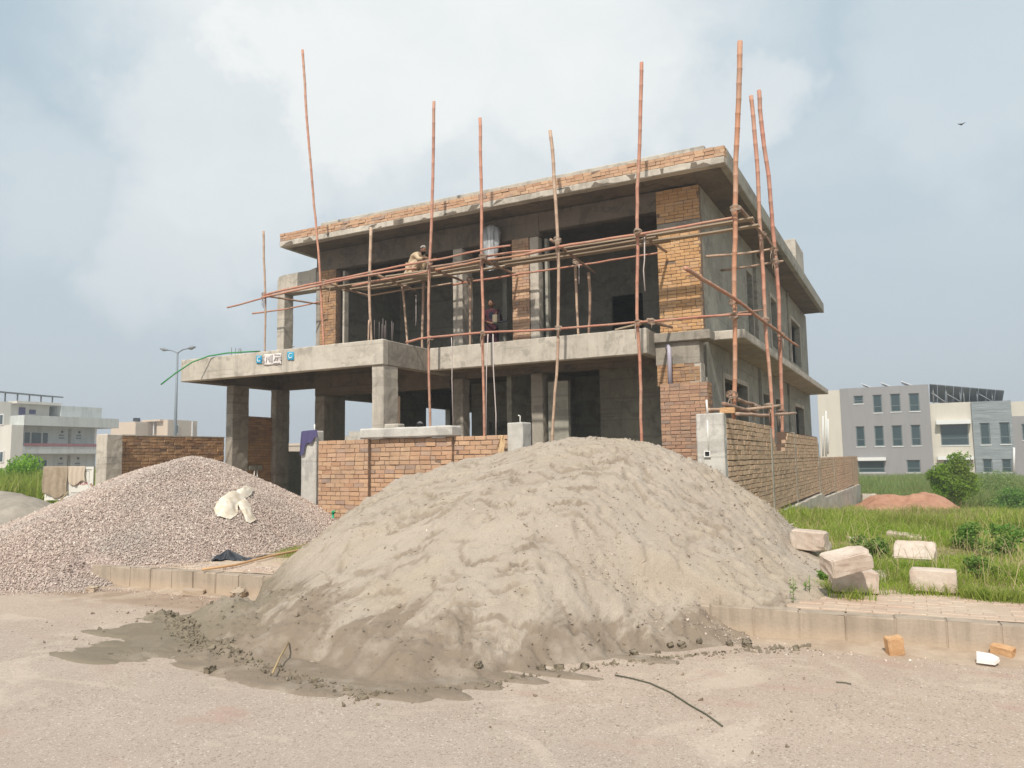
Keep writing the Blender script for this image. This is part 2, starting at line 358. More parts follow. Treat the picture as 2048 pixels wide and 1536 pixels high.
for k in range(4):
    me = boxes_mesh('kerb_stone', [(0, .3605, 0, .15, -.05, .25)]); bm = bmesh.new(); bm.from_mesh(me)
    bmesh.ops.bevel(bm, geom=[e for e in bm.edges], offset=.009, segments=2, affect='EDGES')
    for w in bm.verts: w.co += Vector([random.gauss(0, .002) for _ in range(3)])
    bm.to_mesh(me); bm.free(); me.materials.append(M_KERB); me.polygons.foreach_set('use_smooth', [False]*len(me.polygons)); kerb_me.append(me)
th = math.atan(.0576)
i = 0; x = -9.62
while x < 7.5:
    o = bpy.data.objects.new('kerb_stone', kerb_me[i % 4]); COL.objects.link(o); o.parent = kerb
    o.location = (x, float(kerb_y(x))+random.uniform(-.006, .006), random.uniform(-.006, .006)); o.rotation_euler = (random.uniform(-.02, .02), 0, th+random.uniform(-.008, .008)); x += .361; i += 1
dx_ = np.arange(-9.4, 7.4, .035); dt_ = np.linspace(0, 1, 22); DX, DT = np.meshgrid(dx_, dt_, indexing='ij'); DW = .26+.12*fbm(DX, 0*DX, .8, 3, 120)+.1*ss(-1.5, 0, DX); DY = kerb_y(DX)+.02-DW*DT
DZ = (.035+.06*fbm(DX, DX*0+3, 1.1, 3, 121)+.02*ss(-1.5, .5, DX))*(1-DT)**1.6+fbm(DX, DY, 6, 5, 122, .7)*.03*(1-DT**2)-.010*ss(.4, 1, DT)
m = MB('drifted_soil', .97, .05); c = m.ramp(m.noise(3, 5, .65), [(.3, (.33, .245, .18)), (.5, (.41, .32, .24)), (.75, (.50, .405, .31))]); m.col(c).bump(m.noise(45, 4, .7), .6, .012); M_DRIFT = m.m
tagp(link('soil_drift', grid_mesh('soil_drift', DX, DY, DZ), M_DRIFT, smooth=True), kind='structure')
# pavement: bed plus pavers
m = MB('paving_dust', .95, .1); c = m.ramp(m.noise(1.5, 5), [(.3, (.44, .34, .25)), (.7, (.54, .42, .32))]); m.col(c).bump(m.noise(40, 4), .5, .01); M_PDUST = m.m
px_ = np.linspace(-9.6, 9, 220); pt = np.linspace(0, 1, 18); PX, PT = np.meshgrid(px_, pt, indexing='ij'); PY = kerb_y(PX)+.14+PT*1.25
pave = tagp(link('pavement', grid_mesh('pavement', PX, PY, .250+.012*fbm(PX, PY, 2.2, 3, 4)), M_PDUST), kind='structure')
m = MB('red_paver', .95, .1); r = m.rnd(); c = m.ramp(r, [(0, (.42, .27, .205)), (.5, (.48, .325, .25)), (1, (.52, .37, .285))])
c = m.mix(m.mr(m.noise(2.2, 5, .6), .36, .6, .25, .96), c, (.56, .455, .35)); c = m.mix(m.mr(m.noise(60, 3), .4, .7, .2, 0), c, (.25, .18, .14)); m.col(c).bump(m.noise(50, 3), .4, .008); M_PAVER = m.m
pav_me = []
for k in range(5):
    me = boxes_mesh('paver', [(0, .196, 0, .096, -.03, .012)]); bm = bmesh.new(); bm.from_mesh(me); bmesh.ops.bevel(bm, geom=[e for e in bm.edges], offset=.006, segments=1, affect='EDGES')
    bm.to_mesh(me); bm.free(); me.materials.append(M_PAVER); me.polygons.foreach_set('use_smooth', [False]*len(me.polygons)); pav_me.append(me)
cand = []
for row in range(9):
    for j in range(80):
        x = -8.4+j*.2+(.1 if row % 2 else 0); y = float(kerb_y(x))+.17+row*.1
        if -6.3 < x < -1.2: continue
        if x > 2.2: continue
        if x < -6.3 and (row > 7 or x < -8.3): continue
        cand.append((x, y))
cand.sort(key=lambda p: math.hypot(p[0], p[1]))
rest = []
for i, (x, y) in enumerate(cand):
    dz = random.uniform(-.006, .004)
    if i < 290:
        o = bpy.data.objects.new('paver', pav_me[i % 5]); COL.objects.link(o); o.parent = pave; o.location = (x, y, .245+dz); o.rotation_euler = (random.uniform(-.02, .02), random.uniform(-.02, .02), th+random.uniform(-.015, .015))
    else: rest.append((x, x+.194, y, y+.094, .22, .255+dz))
if rest: tagp(boxes('paver', rest, M_PAVER, pave, .001), kind='stuff')

# ------------------------------------------------------------------ bricks
BR_L, BR_H = .2286, .0763; ML, MH = .24, .0863
bmesh_cache = {}
def brick_variants(mat, Ls):
    key = (mat.name, Ls)
    if key in bmesh_cache: return bmesh_cache[key]
    res = []
    for k in range(5):
        v = box_v(-Ls/2, Ls/2, 0, .09, -BR_H/2, BR_H/2)+rng.normal(0, .0025, (8, 3)); v[:, 1] += rng.normal(0, .003)
        me = arr_mesh('brick', v, BOXF); bm = bmesh.new(); bm.from_mesh(me)
        bmesh.ops.bevel(bm, geom=bm.edges[:], offset=.007, segments=1, affect='EDGES'); bm.to_mesh(me); bm.free()
        me.materials.append(mat); me.polygons.foreach_set('use_smooth', [False]*len(me.polygons)); res.append(me)
    bmesh_cache[key] = res; return res
def lay(origin, ang, length, z0, z1, lo=None, hi=None, headers=.12, skip=None, jit=.006):
    """positions of bricks: list of (x,y,z,ang,len)"""
    outl = []; ca, sa = math.cos(ang), math.sin(ang); n = int(round((z1-z0)/MH))
    for r in range(n):
        z = z1-(r+.5)*MH; s = -(.12 if r % 2 else 0)-random.uniform(0, .03); wav = random.uniform(-.004, .004)
        while s < length-.02:
            Ls = BR_L if random.random() > headers else .108
            a, b = max(s, 0), min(s+Ls, length); s += Ls+.0114
            if b-a < .04: continue
            mid = (a+b)/2
            if lo and z < lo(mid): continue
            if hi and z+BR_H/2 > hi(mid)+.02: continue
            if skip and skip(mid, z): continue
            outl.append((origin[0]+ca*mid, origin[1]+sa*mid, z+wav+random.uniform(-.002, .002), ang, b-a))
    return outl
def put_bricks(lst, mat, parent, limit=300, loc0=(0, 0, 0), depth_j=.006):
    """nearest `limit` as objects, the rest joined"""
    lst = sorted(lst, key=lambda b: math.hypot(b[0], b[1]) + .3*abs(b[2]-1.5))
    var = brick_variants(mat, .2286)
    near, far = lst[:limit], lst[limit:]
    for i, (x, y, z, a, Lb) in enumerate(near):
        o = bpy.data.objects.new('brick', var[i % 5]); COL.objects.link(o); o.parent = parent
        dj = random.gauss(0, depth_j*.6); nx, ny = math.sin(a), -math.cos(a)
        o.location = (x+nx*dj-loc0[0], y+ny*dj-loc0[1], z-loc0[2]); o.rotation_euler = (random.gauss(0, .012), random.gauss(0, .009), a+random.gauss(0, .012)); o.scale = (Lb/.2286, 1, 1)
    if far:
        A = np.array(far); nb = len(A); base = box_v(-.5, .5, 0, .09, -BR_H/2, BR_H/2)
        V = np.repeat(base[None], nb, 0).copy(); V[:, :, 0] *= A[:, 4][:, None]; V += rng.normal(0, .0022, V.shape); V[:, :, 1] += rng.normal(0, depth_j*.6, nb)[:, None]
        ca = np.cos(A[:, 3])[:, None]; sa = np.sin(A[:, 3])[:, None]
        X = V[:, :, 0]*ca-V[:, :, 1]*sa+A[:, 0][:, None]; Y = V[:, :, 0]*sa+V[:, :, 1]*ca+A[:, 1][:, None]; Z = V[:, :, 2]+A[:, 2][:, None]
        VV = np.stack([X-loc0[0], Y-loc0[1], Z-loc0[2]], -1).reshape(-1, 3); FF = (BOXF[None]+8*np.arange(nb)[:, None, None]).reshape(-1, 4)
        o = bpy.data.objects.new('brick', arr_mesh('brick', VV, FF)); o.data.polygons.foreach_set('use_smooth', [False]*len(FF)); o.data.materials.append(mat); COL.objects.link(o); o.parent = parent; o['kind'] = 'stuff'

# ------------------------------------------------------------------ boundary walls
PI = math.pi
# front boundary wall: three bays, each stepped a little
fw_o = empty('brick_wall', (0, 0, 0), 'low orange brick boundary wall facing the road with a concrete beam on top', 'wall')
bl = []; bays = [(-10.88, -9.60, 12.06, 1.985), (-9.60, -7.70, 12.15, 1.985), (-7.70, -6.52, 12.22, 1.99)]
boxes('mortar_core', [(a, b-.002, y+.012, y+.22, -.1, zt-.006) for (a, b, y, zt) in bays], M_MORT, fw_o)
B = []
for (a, b, y, zt) in bays[:3]: B += lay((a, y), 0, b-a-.004, .2, zt)
put_bricks(B, M_BRICK, fw_o, 298)
# concrete beam lying on the wall
rough_box('concrete_beam', (-9.82, -7.64, 12.04, 12.42, 1.992, 2.2), M_PILL, fw_o, .15, .008, .03)
rough_box('concrete_upstand', (-9.55, -9.2, 12.5, 12.75, 1.9, 2.3), M_CONC, fw_o, .2, .006)
# side boundary wall (X = -2.65), thousands of bricks
def side_top(s):
    Y = 12.35+s
    if Y < 16.42: return 2.17
    if Y < 17.1: return 1.99-((Y-16.42)//.2)*.0863
    if Y < 18.35: return 1.67
    if Y < 18.7: return 1.93
    if Y < 24.95: return 2.13
    return 1.49
def side_bot(s):
    Y = 12.35+s
    return float(np.interp(Y, [12, 17.2, 24.8, 24.9, 33, 41, 43], [.0, .40, .43, .28, .2, .12, .1]))
sw = empty('brick_wall', (0, 0, 0), 'long side brick boundary wall running back with a stepped notch in its top', 'wall')
L_side = 29.7
segs = [(12.35, 16.42, 2.17), (16.42, 17.1, 1.66), (17.1, 18.35, 1.64), (18.35, 18.7, 1.84), (18.7, 24.95, 2.13), (24.95, 42.05, 1.49)]
boxes('mortar_core', [(-2.88, -2.672, a, b-.001, side_bot(a-12.35)+.0, t-.03) for a, b, t in segs], M_MORTD, sw)
B = lay((-2.65, 12.36), PI/2, L_side, -.1, 2.17, lo=side_bot, hi=side_top, headers=.2)
B = [(x, y, z, a, l) for (x, y, z, a, l) in B]
B = [(x, y, z, a, l+.0105) for (x, y, z, a, l) in B]; put_bricks(B, M_BRICK_S, sw, 298, depth_j=.004)
plV = []; ys = np.arange(12.3, 42.2, .5)
for y in ys: plV += [(-2.9, y, -2), (-2.56, y, -2), (-2.56, y, side_bot(y-12.35)-.03+.01*math.sin(y*9)), (-2.9, y, side_bot(y-12.35)-.02)]
F = []
for i in range(len(ys)-1):
    a = 4*i
    F += [[a+1, a+5, a+6, a+2], [a+2, a+6, a+7, a+3], [a+3, a+7, a+4, a]]
F += [[0, 1, 2, 3], [a+4, a+7, a+6, a+5]]
me = bpy.data.meshes.new('concrete_plinth'); me.from_pydata(plV, [], F); link('concrete_plinth', me, M_CONC, sw)
for (y, zt) in ((16.5, 2.12), (20.0, 2.12), (24.95, 1.9), (29.6, 1.46)):
    boxes('concrete_stiffener', [(-2.85, -2.638, y-.06, y+.06, side_bot(y-12.35)-.02, zt)], M_PLAST, sw, .004)
# corner pillar
pil = empty('gate_pillar', (-2.85, 12.3, 0), 'square concrete pillar with a socket box at the corner of the front wall', 'pillar', 'concrete pillars of the boundary wall')
rough_box('shaft', (-3.09-.0, -2.655, 12.12, 12.36, -.1, 2.235), M_PILL, pil, .15, .008)
M_WHITE = MB('white_plastic', .4, .4).col((.74, .72, .68)).m
M_BLACK = MB('black_plastic', .6, .3).col((.025, .025, .028)).m
cz = on_y(1415, 860, 12.09)
tube('conduit_pipe', [(cz[0], 12.11, 1.66), (cz[0], 12.11, 2.12)], .012, M_WHITE, pil)
tube('conduit_pipe', [(cz[0], 12.14, 2.2), (cz[0]-.01, 12.14, 2.45)], .016, M_WHITE, pil)
sz = on_y(1414, 908, 12.08)
boxes('socket_box', [(sz[0]-.05, sz[0]+.05, 12.085, 12.13, sz[2]-.05, sz[2]-.035), (sz[0]-.05, sz[0]+.05, 12.085, 12.13, sz[2]+.035, sz[2]+.05), (sz[0]-.05, sz[0]-.035, 12.085, 12.13, sz[2]-.035, sz[2]+.035), (sz[0]+.035, sz[0]+.05, 12.085, 12.13, sz[2]-.035, sz[2]+.035)], M_WHITE, pil)
boxes('socket_hole', [(sz[0]-.034, sz[0]+.034, 12.112, 12.118, sz[2]-.034, sz[2]+.034)], M_BLACK, pil)
# middle pillar
pil = empty('gate_pillar', (-6.3, 12.3, 0), 'short concrete pillar with a white pipe stub standing behind the sand heap', 'pillar', 'concrete pillars of the boundary wall')
rough_box('shaft', (-6.52, -6.20, 12.13, 12.5, -.1, 2.21), M_PILL, pil, .15, .008)
p = on_y(1040, 830, 12.3); tube('conduit_pipe', [(p[0], 12.3, 2.2), (p[0], 12.3, 2.33), (p[0]-.02, 12.27, 2.34)], .014, M_WHITE, pil)
# gate pillar left of the front wall
pil = empty('gate_pillar', (-11.1, 12.2, 0), 'tall concrete gate pillar with a purple shirt hung over its top', 'pillar', 'concrete pillars of the boundary wall')
rough_box('shaft', (-11.38, -10.97, 12.08, 12.33, -.1, 2.2), M_PILL, pil, .15, .008)
tube('conduit_pipe', [(-11.12, 12.2, 2.18), (-11.12, 12.2, 2.34)], .014, M_WHITE, pil)
# far left pillar + wall
pil = empty('gate_pillar', (-19.2, 13, 0), 'concrete end pillar of the left brick wall beside the white sign board', 'pillar', 'concrete pillars of the boundary wall')
rough_box('shaft', (-19.42, -18.98, 12.9, 13.38, -.1, 2.37), M_CONC, pil, .15, .01)
lw = empty('brick_wall', (0, 0, 0), 'rough brick wall on the left between a concrete pillar and the porch column', 'wall')
boxes('mortar_core', [(-19.4, -19.215, 13.38, 17.0, -.1, 2.33)], M_MORT, lw)
boxes('coping', [(-19.42, -19.19, 13.38, 17.0, 2.335, 2.372)], M_CONC, lw, .004)
B = lay((-19.2, 13.4), PI/2, 3.6, .9, 2.335, headers=.2)
put_bricks(B, M_BRICK_D, lw, 290, depth_j=.012)
lw2 = empty('rear_boundary_wall', (0, 0, 0), 'dark plastered boundary wall seen low behind the porch columns', 'wall')
boxes('plastered_face', [(-19.42, -19.2, 19.4, 41, -.2, 1.88)], M_PLAST, lw2)
boxes('coping', [(-19.44, -19.18, 19.4, 41, 1.88, 1.93)], M_PLAST, lw2)

# ------------------------------------------------------------------ house
H = empty('house', (0, 0, 0), 'unfinished two storey concrete and brick house behind bamboo scaffolding', 'house')
rough_box('ground_floor_slab', (-17.1, -4.5, 18.76, 40, .1, .55), M_PLAST, H, 5, 0, 0)
wall('side_wall', 'y', -4.73, -4.5, 18.98, 40, .1, 8.43, [(20.8, 23.95, 1.5, 3.66), (26.5, 28.1, .6, 3.66), (29.45, 31.0, .6, 3.66), (34.35, 37.2, 1.9, 3.66),
     (24.75, 25.68, 5.2, 7.5), (29.15, 30.6, 5.6, 7.45), (34.35, 37.2, 5.57, 7.46)], M_PLAST, H)
for q in [(-4.495, -4.40, 26.02, 26.3, .1, 4.455), (-4.495, -4.40, 25.95, 26.2, 4.70, 8.43), (-4.495, -4.44, 33.5, 33.7, 4.70, 8.43), (-4.495, -4.42, 32.5, 32.7, .1, 4.455)]: boxes('pilaster', [q], M_PLAST, H)
for (a, b, lo, hi) in [(34.35, 37.2, 5.57, 7.46), (29.15, 30.6, 5.6, 7.45), (34.35, 37.2, 1.9, 3.66), (20.8, 23.95, 1.5, 3.66)]:
    boxes('window_surround', [(-4.497, -4.47, a-.16, a, lo-.1, hi+.14), (-4.497, -4.47, b, b+.16, lo-.1, hi+.14), (-4.497, -4.47, a, b, hi, hi+.14)], M_CONC, H)
wall('left_wall', 'y', -17.1, -16.88, 19.2, 40, .1, 8.43, [(19.98, 21.85, 1.3, 3.62), (24.78, 26.5, 1.3, 3.62), (27.88, 28.6, .6, 3.6)], M_PLAST, H)
wall('rear_wall', 'x', 39.78, 39.995, -16.88, -4.73, .1, 8.43, [(-9, -8, 5.5, 7.4)], M_PLAST, H)
# interior partitions
wall('partition', 'x', 24.0, 24.15, -14.35, -4.74, .55, 4.33, [(-13.6, -12.7, .55, 2.9)], M_PLAST, H)
wall('partition', 'x', 21.0, 21.15, -8.15, -4.74, .55, 4.33, [], M_PLAST, H)
wall('partition', 'y', -10.35, -10.2, 19.3, 24, .55, 4.33, [(20.2, 22.6, .55, 3.2)], M_PLAST, H)
wall('partition', 'x', 23.0, 23.15, -16.86, -4.74, 4.62, 8.4, [(-8.45, -7.4, 4.62, 6.75)], M_PLAST, H)
wall('partition', 'y', -11.15, -11.0, 20.6, 23.0, 4.62, 8.4, [], M_PLAST, H)
wall('partition', 'x', 29.0, 29.15, -16.86, -4.74, .55, 4.33, [], M_PLAST, H)
boxes('plaster_panel', [(-8.88, -8.28, 18.95, 19.1, .55, 3.66)], M_PLAST, H)
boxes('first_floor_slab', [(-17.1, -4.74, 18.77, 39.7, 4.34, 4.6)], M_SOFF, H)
# ground floor columns + beams at the front
def column(b, mat=M_CONC, name='column'): return rough_box(name, b, mat, H, .18, .010, .018)
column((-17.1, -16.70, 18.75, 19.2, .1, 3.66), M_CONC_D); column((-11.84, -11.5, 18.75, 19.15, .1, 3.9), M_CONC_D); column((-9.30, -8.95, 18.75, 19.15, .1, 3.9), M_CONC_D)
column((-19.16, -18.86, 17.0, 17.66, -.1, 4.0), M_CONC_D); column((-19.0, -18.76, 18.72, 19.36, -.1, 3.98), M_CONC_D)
column((-12.28, -11.90, 15.56, 16.18, -.1, 4.0), M_CONC)
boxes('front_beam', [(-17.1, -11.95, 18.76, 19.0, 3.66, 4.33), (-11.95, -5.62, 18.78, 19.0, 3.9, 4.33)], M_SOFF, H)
# porch canopy
rough_box('porch_front_beam', (-19.43, -11.88, 15.5, 15.75, 4.0, 4.66), M_CONC, H, .2, .006)
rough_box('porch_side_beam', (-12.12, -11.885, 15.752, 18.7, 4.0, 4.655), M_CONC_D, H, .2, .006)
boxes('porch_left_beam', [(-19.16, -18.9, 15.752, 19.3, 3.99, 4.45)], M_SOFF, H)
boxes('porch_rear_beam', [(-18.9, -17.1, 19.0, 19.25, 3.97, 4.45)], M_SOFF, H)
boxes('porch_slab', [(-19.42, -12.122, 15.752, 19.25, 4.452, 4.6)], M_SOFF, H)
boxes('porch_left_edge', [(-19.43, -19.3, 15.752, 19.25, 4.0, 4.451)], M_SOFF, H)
# brick infill between the porch columns
bw = boxes('brick_infill', [(-19.1, -18.94, 17.665, 18.715, -.1, 3.04)], M_MORT, H)
put_bricks(lay((-18.925, 17.67), PI/2, 1.04, .5, 3.05), M_BRICK_D, bw, 0)
bx = on_x(510, 935, -18.9)
boxes('electric_box', [(-18.93, -18.86, bx[1]-.28, bx[1]+.28, bx[2]-.08, bx[2]+.06)], M_PLAST, H)
tube('conduit_pipe', [(-18.88, bx[1]-.05, bx[2]-.1), (-18.88, bx[1]-.05, .6)], .02, M_WHITE, H)
tube('conduit_pipe', [(-18.88, bx[1]+.08, bx[2]-.1), (-18.88, bx[1]+.08, .6)], .02, M_WHITE, H)
# balcony
rough_box('balcony_front_beam', (-11.882, -5.6, 17.6, 17.82, 4.04, 4.67), M_CONC, H, .2, .006)
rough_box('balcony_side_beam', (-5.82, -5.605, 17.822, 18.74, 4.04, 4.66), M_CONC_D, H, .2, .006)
boxes('balcony_slab', [(-11.882, -5.825, 17.822, 18.75, 4.06, 4.42)], M_SOFF, H)
# upper floor front
column((-17.1, -16.93, 18.75, 19.15, 4.6, 7.76), M_CONC_D)
def brick_panel(x0, x1, y, z0, z1, mat, lim, depth=.25, name='brick_pier'):
    o = boxes(name, [(x0, x1, y+.014, y+depth, z0, z1)], M_MORT, H)
    put_bricks(lay((x0, y), 0, x1-x0, z0, z1), mat, o, lim, depth_j=.009); return o
brick_panel(-16.93, -16.27, 18.76, 4.6, 7.76, M_BRICK_D, 0)
boxes('door_jamb', [(-16.1, -16.03, 18.9, 19.1, 4.6, 7.7)], M_CONC, H)
column((-11.82, -11.49, 18.75, 19.35, 4.6, 7.76), M_CONC); 
brick_panel(-9.84, -9.31, 18.76, 4.6, 7.76, M_BRICK, 0)
column((-9.305, -9.03, 18.80, 19.1, 4.6, 7.76), M_CONC); boxes('door_jamb', [(-8.9, -8.82, 18.95, 19.1, 4.6, 7.7)], M_PLAST, H)
boxes('front_beam', [(-17.1, -9.0, 18.78, 19.05, 7.765, 8.43), (-9.0, -5.62, 18.80, 19.05, 7.9, 8.43)], M_SOFF, H)
# right piers of yellow brick
up = brick_panel(-5.6, -4.5, 18.75, 4.62, 7.30, M_BRICK_Y, 150, .22)
boxes('concrete_band', [(-5.6, -4.505, 18.765, 18.97, 7.305, 7.52)], M_CONC_D, H)
brick_panel(-5.6, -4.5, 18.75, 7.53, 8.40, M_BRICK_Y, 20, .22)
brick_panel(-5.58, -4.52, 18.32, 3.3, 3.82, M_BRICK_D, 0, .42)
boxes('plaster_band', [(-5.6, -4.51, 18.315, 18.74, 3.82, 4.36)], M_CONC_D, H)
boxes('corner_plaster', [(-4.78, -4.497, 18.33, 18.74, .3, 3.819)], M_CONC, H)
M_BRICK_L = brickmat('dirty_brick', [(0, (.34, .20, .14)), (.3, (.44, .26, .175)), (.6, (.50, .31, .20)), (.85, (.40, .26, .19)), (1, (.30, .22, .18))], dirt=(.27, .22, .17), dirt_amt=.6)
lp = brick_panel(-5.34, -4.22, 17.72, .3, 3.29, M_BRICK_L, 120, .5)
put_bricks(lay((-4.215, 17.74), PI/2, .45, .3, 3.29), M_BRICK_D, lp, 0)
rough_box('ledge', (-5.6, -4.22, 18.2, 18.745, 4.365, 4.6), M_CONC_D, H, .2, .008)
rough_box('side_ledge', (-4.498, -3.6, 19.2, 39.45, 4.46, 4.69), M_CONC, H, .4, .004)
M_PVC = MB('grey_pvc', .45, .4).col((.42, .39, .46)).m
tube('drain_pipe', [(-5.35, 18.5, 4.25), (-5.27, 18.22, 4.27), (-5.2, 18.1, 4.2), (-5.19, 18.08, 4.0), (-5.19, 18.06, 3.25)], .055, M_PVC, H, 10)
# roof
boxes('roof_slab', [(-17.74, -3.602, 17.752, 39.5, 8.46, 8.6)], M_SOFF, H)
rough_box('roof_edge', (-17.745, -3.6, 17.75, 17.99, 8.44, 8.62), M_CONC, H, .25, .006)
bp = boxes('brick_parapet', [(-17.73, -3.62, 17.774, 17.98, 8.621, 8.875)], M_MORT, H)
put_bricks(lay((-17.74, 17.76), 0, 14.13, 8.622, 8.622+3*MH), M_BRICK, bp, 0, depth_j=.012)
put_bricks(lay((-3.605, 17.78), PI/2, .24, 8.622, 8.622+3*MH), M_BRICK, bp, 0)
rough_box('roof_side_parapet', (-3.78, -3.601, 18.0, 39.5, 8.44, 8.9), M_PLAST, H, .4, .004)
boxes('roof_side_parapet', [(-17.74, -17.56, 18.0, 39.5, 8.44, 8.9)], M_PLAST, H)
rough_box('roof_upstand', (-16.9, -4.29, 18.7, 18.85, 8.6, 9.37), M_CONC, H, .5, .004)
boxes('roof_upstand', [(-4.44, -4.29, 18.852, 39, 8.6, 9.15)], M_CONC, H)
rough_box('stair_head', (-5.4, -4.5, 37.4, 40.3, 8.6, 11.75), M_CONC, H, .5, .004)
# open frame on the porch roof
fr = [(-18.82, -18.5, 18.76, 19.2, 4.6, 7.2)]
column(fr[0], M_CONC, 'frame_post')
bm = bmesh.new()
prof = [(-18.82, 7.2), (-17.12, 7.2), (-17.12, 7.92), (-17.4, 7.86), (-18.6, 7.84), (-18.76, 7.8), (-18.82, 7.66)]
vf = [bm.verts.new((x, 18.76, z)) for x, z in prof]; vb = [bm.verts.new((x, 19.2, z)) for x, z in prof]; bm.faces.new(vf); bm.faces.new(vb[::-1])
for i in range(len(prof)): j = (i+1) % len(prof); bm.faces.new([vf[i], vb[i], vb[j], vf[j]])
bmesh.ops.recalc_face_normals(bm, faces=bm.faces[:]); me = bpy.data.meshes.new('frame_beam'); bm.to_mesh(me); bm.free(); link('frame_beam', me, M_CONC, H)

# ------------------------------------------------------------------ sand, gravel
def damp_sand():
    m = MB('grey_sand', .97, .08)
    geo = m.n('ShaderNodeNewGeometry'); sp_ = m.n('ShaderNodeSeparateXYZ'); m.l(geo.outputs['Position'], sp_.inputs[0])
    n1 = m.noise(1.2, 5, .6, dist=.5); n2 = m.noise(6, 5, .65); f = m.noise(130, 3, .6); f2 = m.noise(320, 2, .6)
    c = m.ramp(n1, [(.3, (.44, .365, .30)), (.5, (.485, .408, .335)), (.7, (.525, .445, .368))])
    c = m.mix(m.mr(m.noise(.9, 3), .5, .7, 0, .35), c, (.50, .385, .255))
    c = m.mix(m.mr(f, .35, .65, .55, 0), c, (.27, .225, .17)); c = m.mix(m.mr(f2, .55, .75, 0, .35), c, (.62, .55, .45))
    # moisture: soaked foot of the heap, ragged upper limit, greener to the left
    hh = m.math('ADD', sp_.outputs[2], m.math('MULTIPLY', m.math('SUBTRACT', m.noise(1.6, 5, .7, stretch=(1.3, .5, .5), dist=.8), .5), 1.15))
    lf = m.mr(m.math('ADD', sp_.outputs[0], m.math('MULTIPLY', n2, .8)), -3.4, -1.6, .13, -.02)
    wet = m.math('MULTIPLY', m.mr(m.math('SUBTRACT', hh, lf), .25, .14, 0, 1), m.mr(m.noise(3.2, 4, .6), .32, .5, .35, 1), True)
    wl = m.math('MULTIPLY', m.mr(sp_.outputs[0], -4.9, -5.9, 0, .9), m.mr(m.math('ADD', sp_.outputs[2], m.math('MULTIPLY', n2, .3)), .62, .3, 0, 1), True)
    wet = m.math('MAXIMUM', wet, wl)
    wc = m.mix(m.mr(sp_.outputs[0], -4.8, -5.8, 0, 1), (.245, .19, .14), (.215, .178, .125))
    an = m.n('ShaderNodeAttribute'); an.attribute_name = 'damp'; wet = m.math('MAXIMUM', wet, m.math('MULTIPLY', an.outputs['Fac'], .9))  # painted crease shade, read from the attribute, joins the wet mask
    c = m.mix(m.math('MULTIPLY', wet, .85), c, wc)
    m.col(c).bump(m.math('ADD', m.math('MULTIPLY', m.noise(22, 5, .7), .7), m.math('ADD', m.math('MULTIPLY', f, .4), m.math('MULTIPLY', f2, .2))), .8, .022)
    return m.m
M_SAND = damp_sand()
KX = np.linspace(-9.6, -.6, 28)
KZ = np.array([.338, .373, .428, .49, .561, .657, .813, 1.064, 1.245, 1.27, 1.218, 1.382, 1.487, 1.533, 1.61, 1.677, 1.744, 1.817, 1.814, 1.772, 1.711, 1.545, 1.337, 1.099, .849, .4, .22, .12])
def heap(xf, yf, xr, yr, xb, yb, kx, kz, X0, X1, Y0, Y1, step):
    x = np.arange(X0, X1, step); y = np.arange(Y0, Y1, step); X, Y = np.meshgrid(x, y, indexing='ij')
    wob = fbm(X, Y, .8, 3, 21)*.22; Xw = X+wob*.6; 
    a = np.interp(Xw, xf, yf)+wob; r = np.interp(X, xr, yr); b = np.interp(X, xb, yb); z = np.interp(X, kx, kz)
    t = np.where(Y < r, (r-Y)/np.maximum(r-a, .05), (Y-r)/np.maximum(b-r, .2))
    e = .12; p = 1-(np.sqrt(t*t+e*e)-e)/(math.sqrt(1+e*e)-e)
    return X, Y, t, z*p
X, Y, t, h = heap([-9.8, -9.3, -8.14, -7.3, -6.9, -6.69, -6.0, -5.42, -4.7, -4.13, -3.29, -2.7, -2.23, -1.31, -1.0, -.79, -.55],
                  [12.4, 11.7, 9.08, 7.8, 6.95, 6.48, 5.35, 4.75, 4.45, 4.41, 4.27, 4.87, 5.6, 6.62, 7.2, 7.81, 8.7],
                  [-9.8, -9, -8, -7, -6, -5, -4, -3.4, -2.6, -2, -1.4, -1, -.55], [12.6, 11.9, 10.6, 9.7, 9.3, 9.2, 9.2, 9.2, 9.2, 9.3, 9.5, 9.4, 8.9],
                  [-9.8, -8, -6, -4, -2.6, -2, -1.4, -1, -.5], [13.5, 13.5, 13.2, 13.2, 13.6, 12.8, 11.8, 10.6, 9.3], KX, KZ, -9.7, -.35, 3.6, 14.2, .021)
foot = ss(.55, .95, t)*(Y < 9.2)
# gullies and slumps running down the front, footprints, lumps
ang = np.arctan2(X+3.7, 9.2-Y)
rill = np.abs(fbm(ang*2.4, t*.9, 3.2, 3, 5)); rill2 = np.abs(fbm(ang*3.2, t*1.1, 7.5, 2, 6))
dz = -.085*rill*foot*1.5-.05*rill2*foot+fbm(X, Y, 1.0, 3, 2)*.022*ss(1.05, .7, t)+fbm(X, Y, 9.5, 4, 3, .75)*.02
lum = fbm(X, Y, 5.5, 3, 77); dz += .045*np.maximum(lum-.28, 0)*np.clip(fbm(X, Y, .9, 2, 78)*3+1, .2, 2)
crk = np.abs(fbm(X+.15*fbm(X, Y, 3, 2, 80), Y*1.3, 2.2, 3, 79)); dz -= .03*np.clip(1-crk/.035, 0, 1)*ss(.0, .35, fbm(X, Y, 1.1, 2, 81))
slump = np.clip(fbm(X, Y, 1.7, 3, 8)-.05, 0, 1); dz -= .022*np.minimum(slump*6, 1)*ss(0, .08, slump)*ss(.1, .4, t)*(Y < 9)*ss(.1, .0, np.abs(slump-.05))
CREASE_SHADE = np.zeros_like(X)  # shade painted into dents, cracks and below scarps
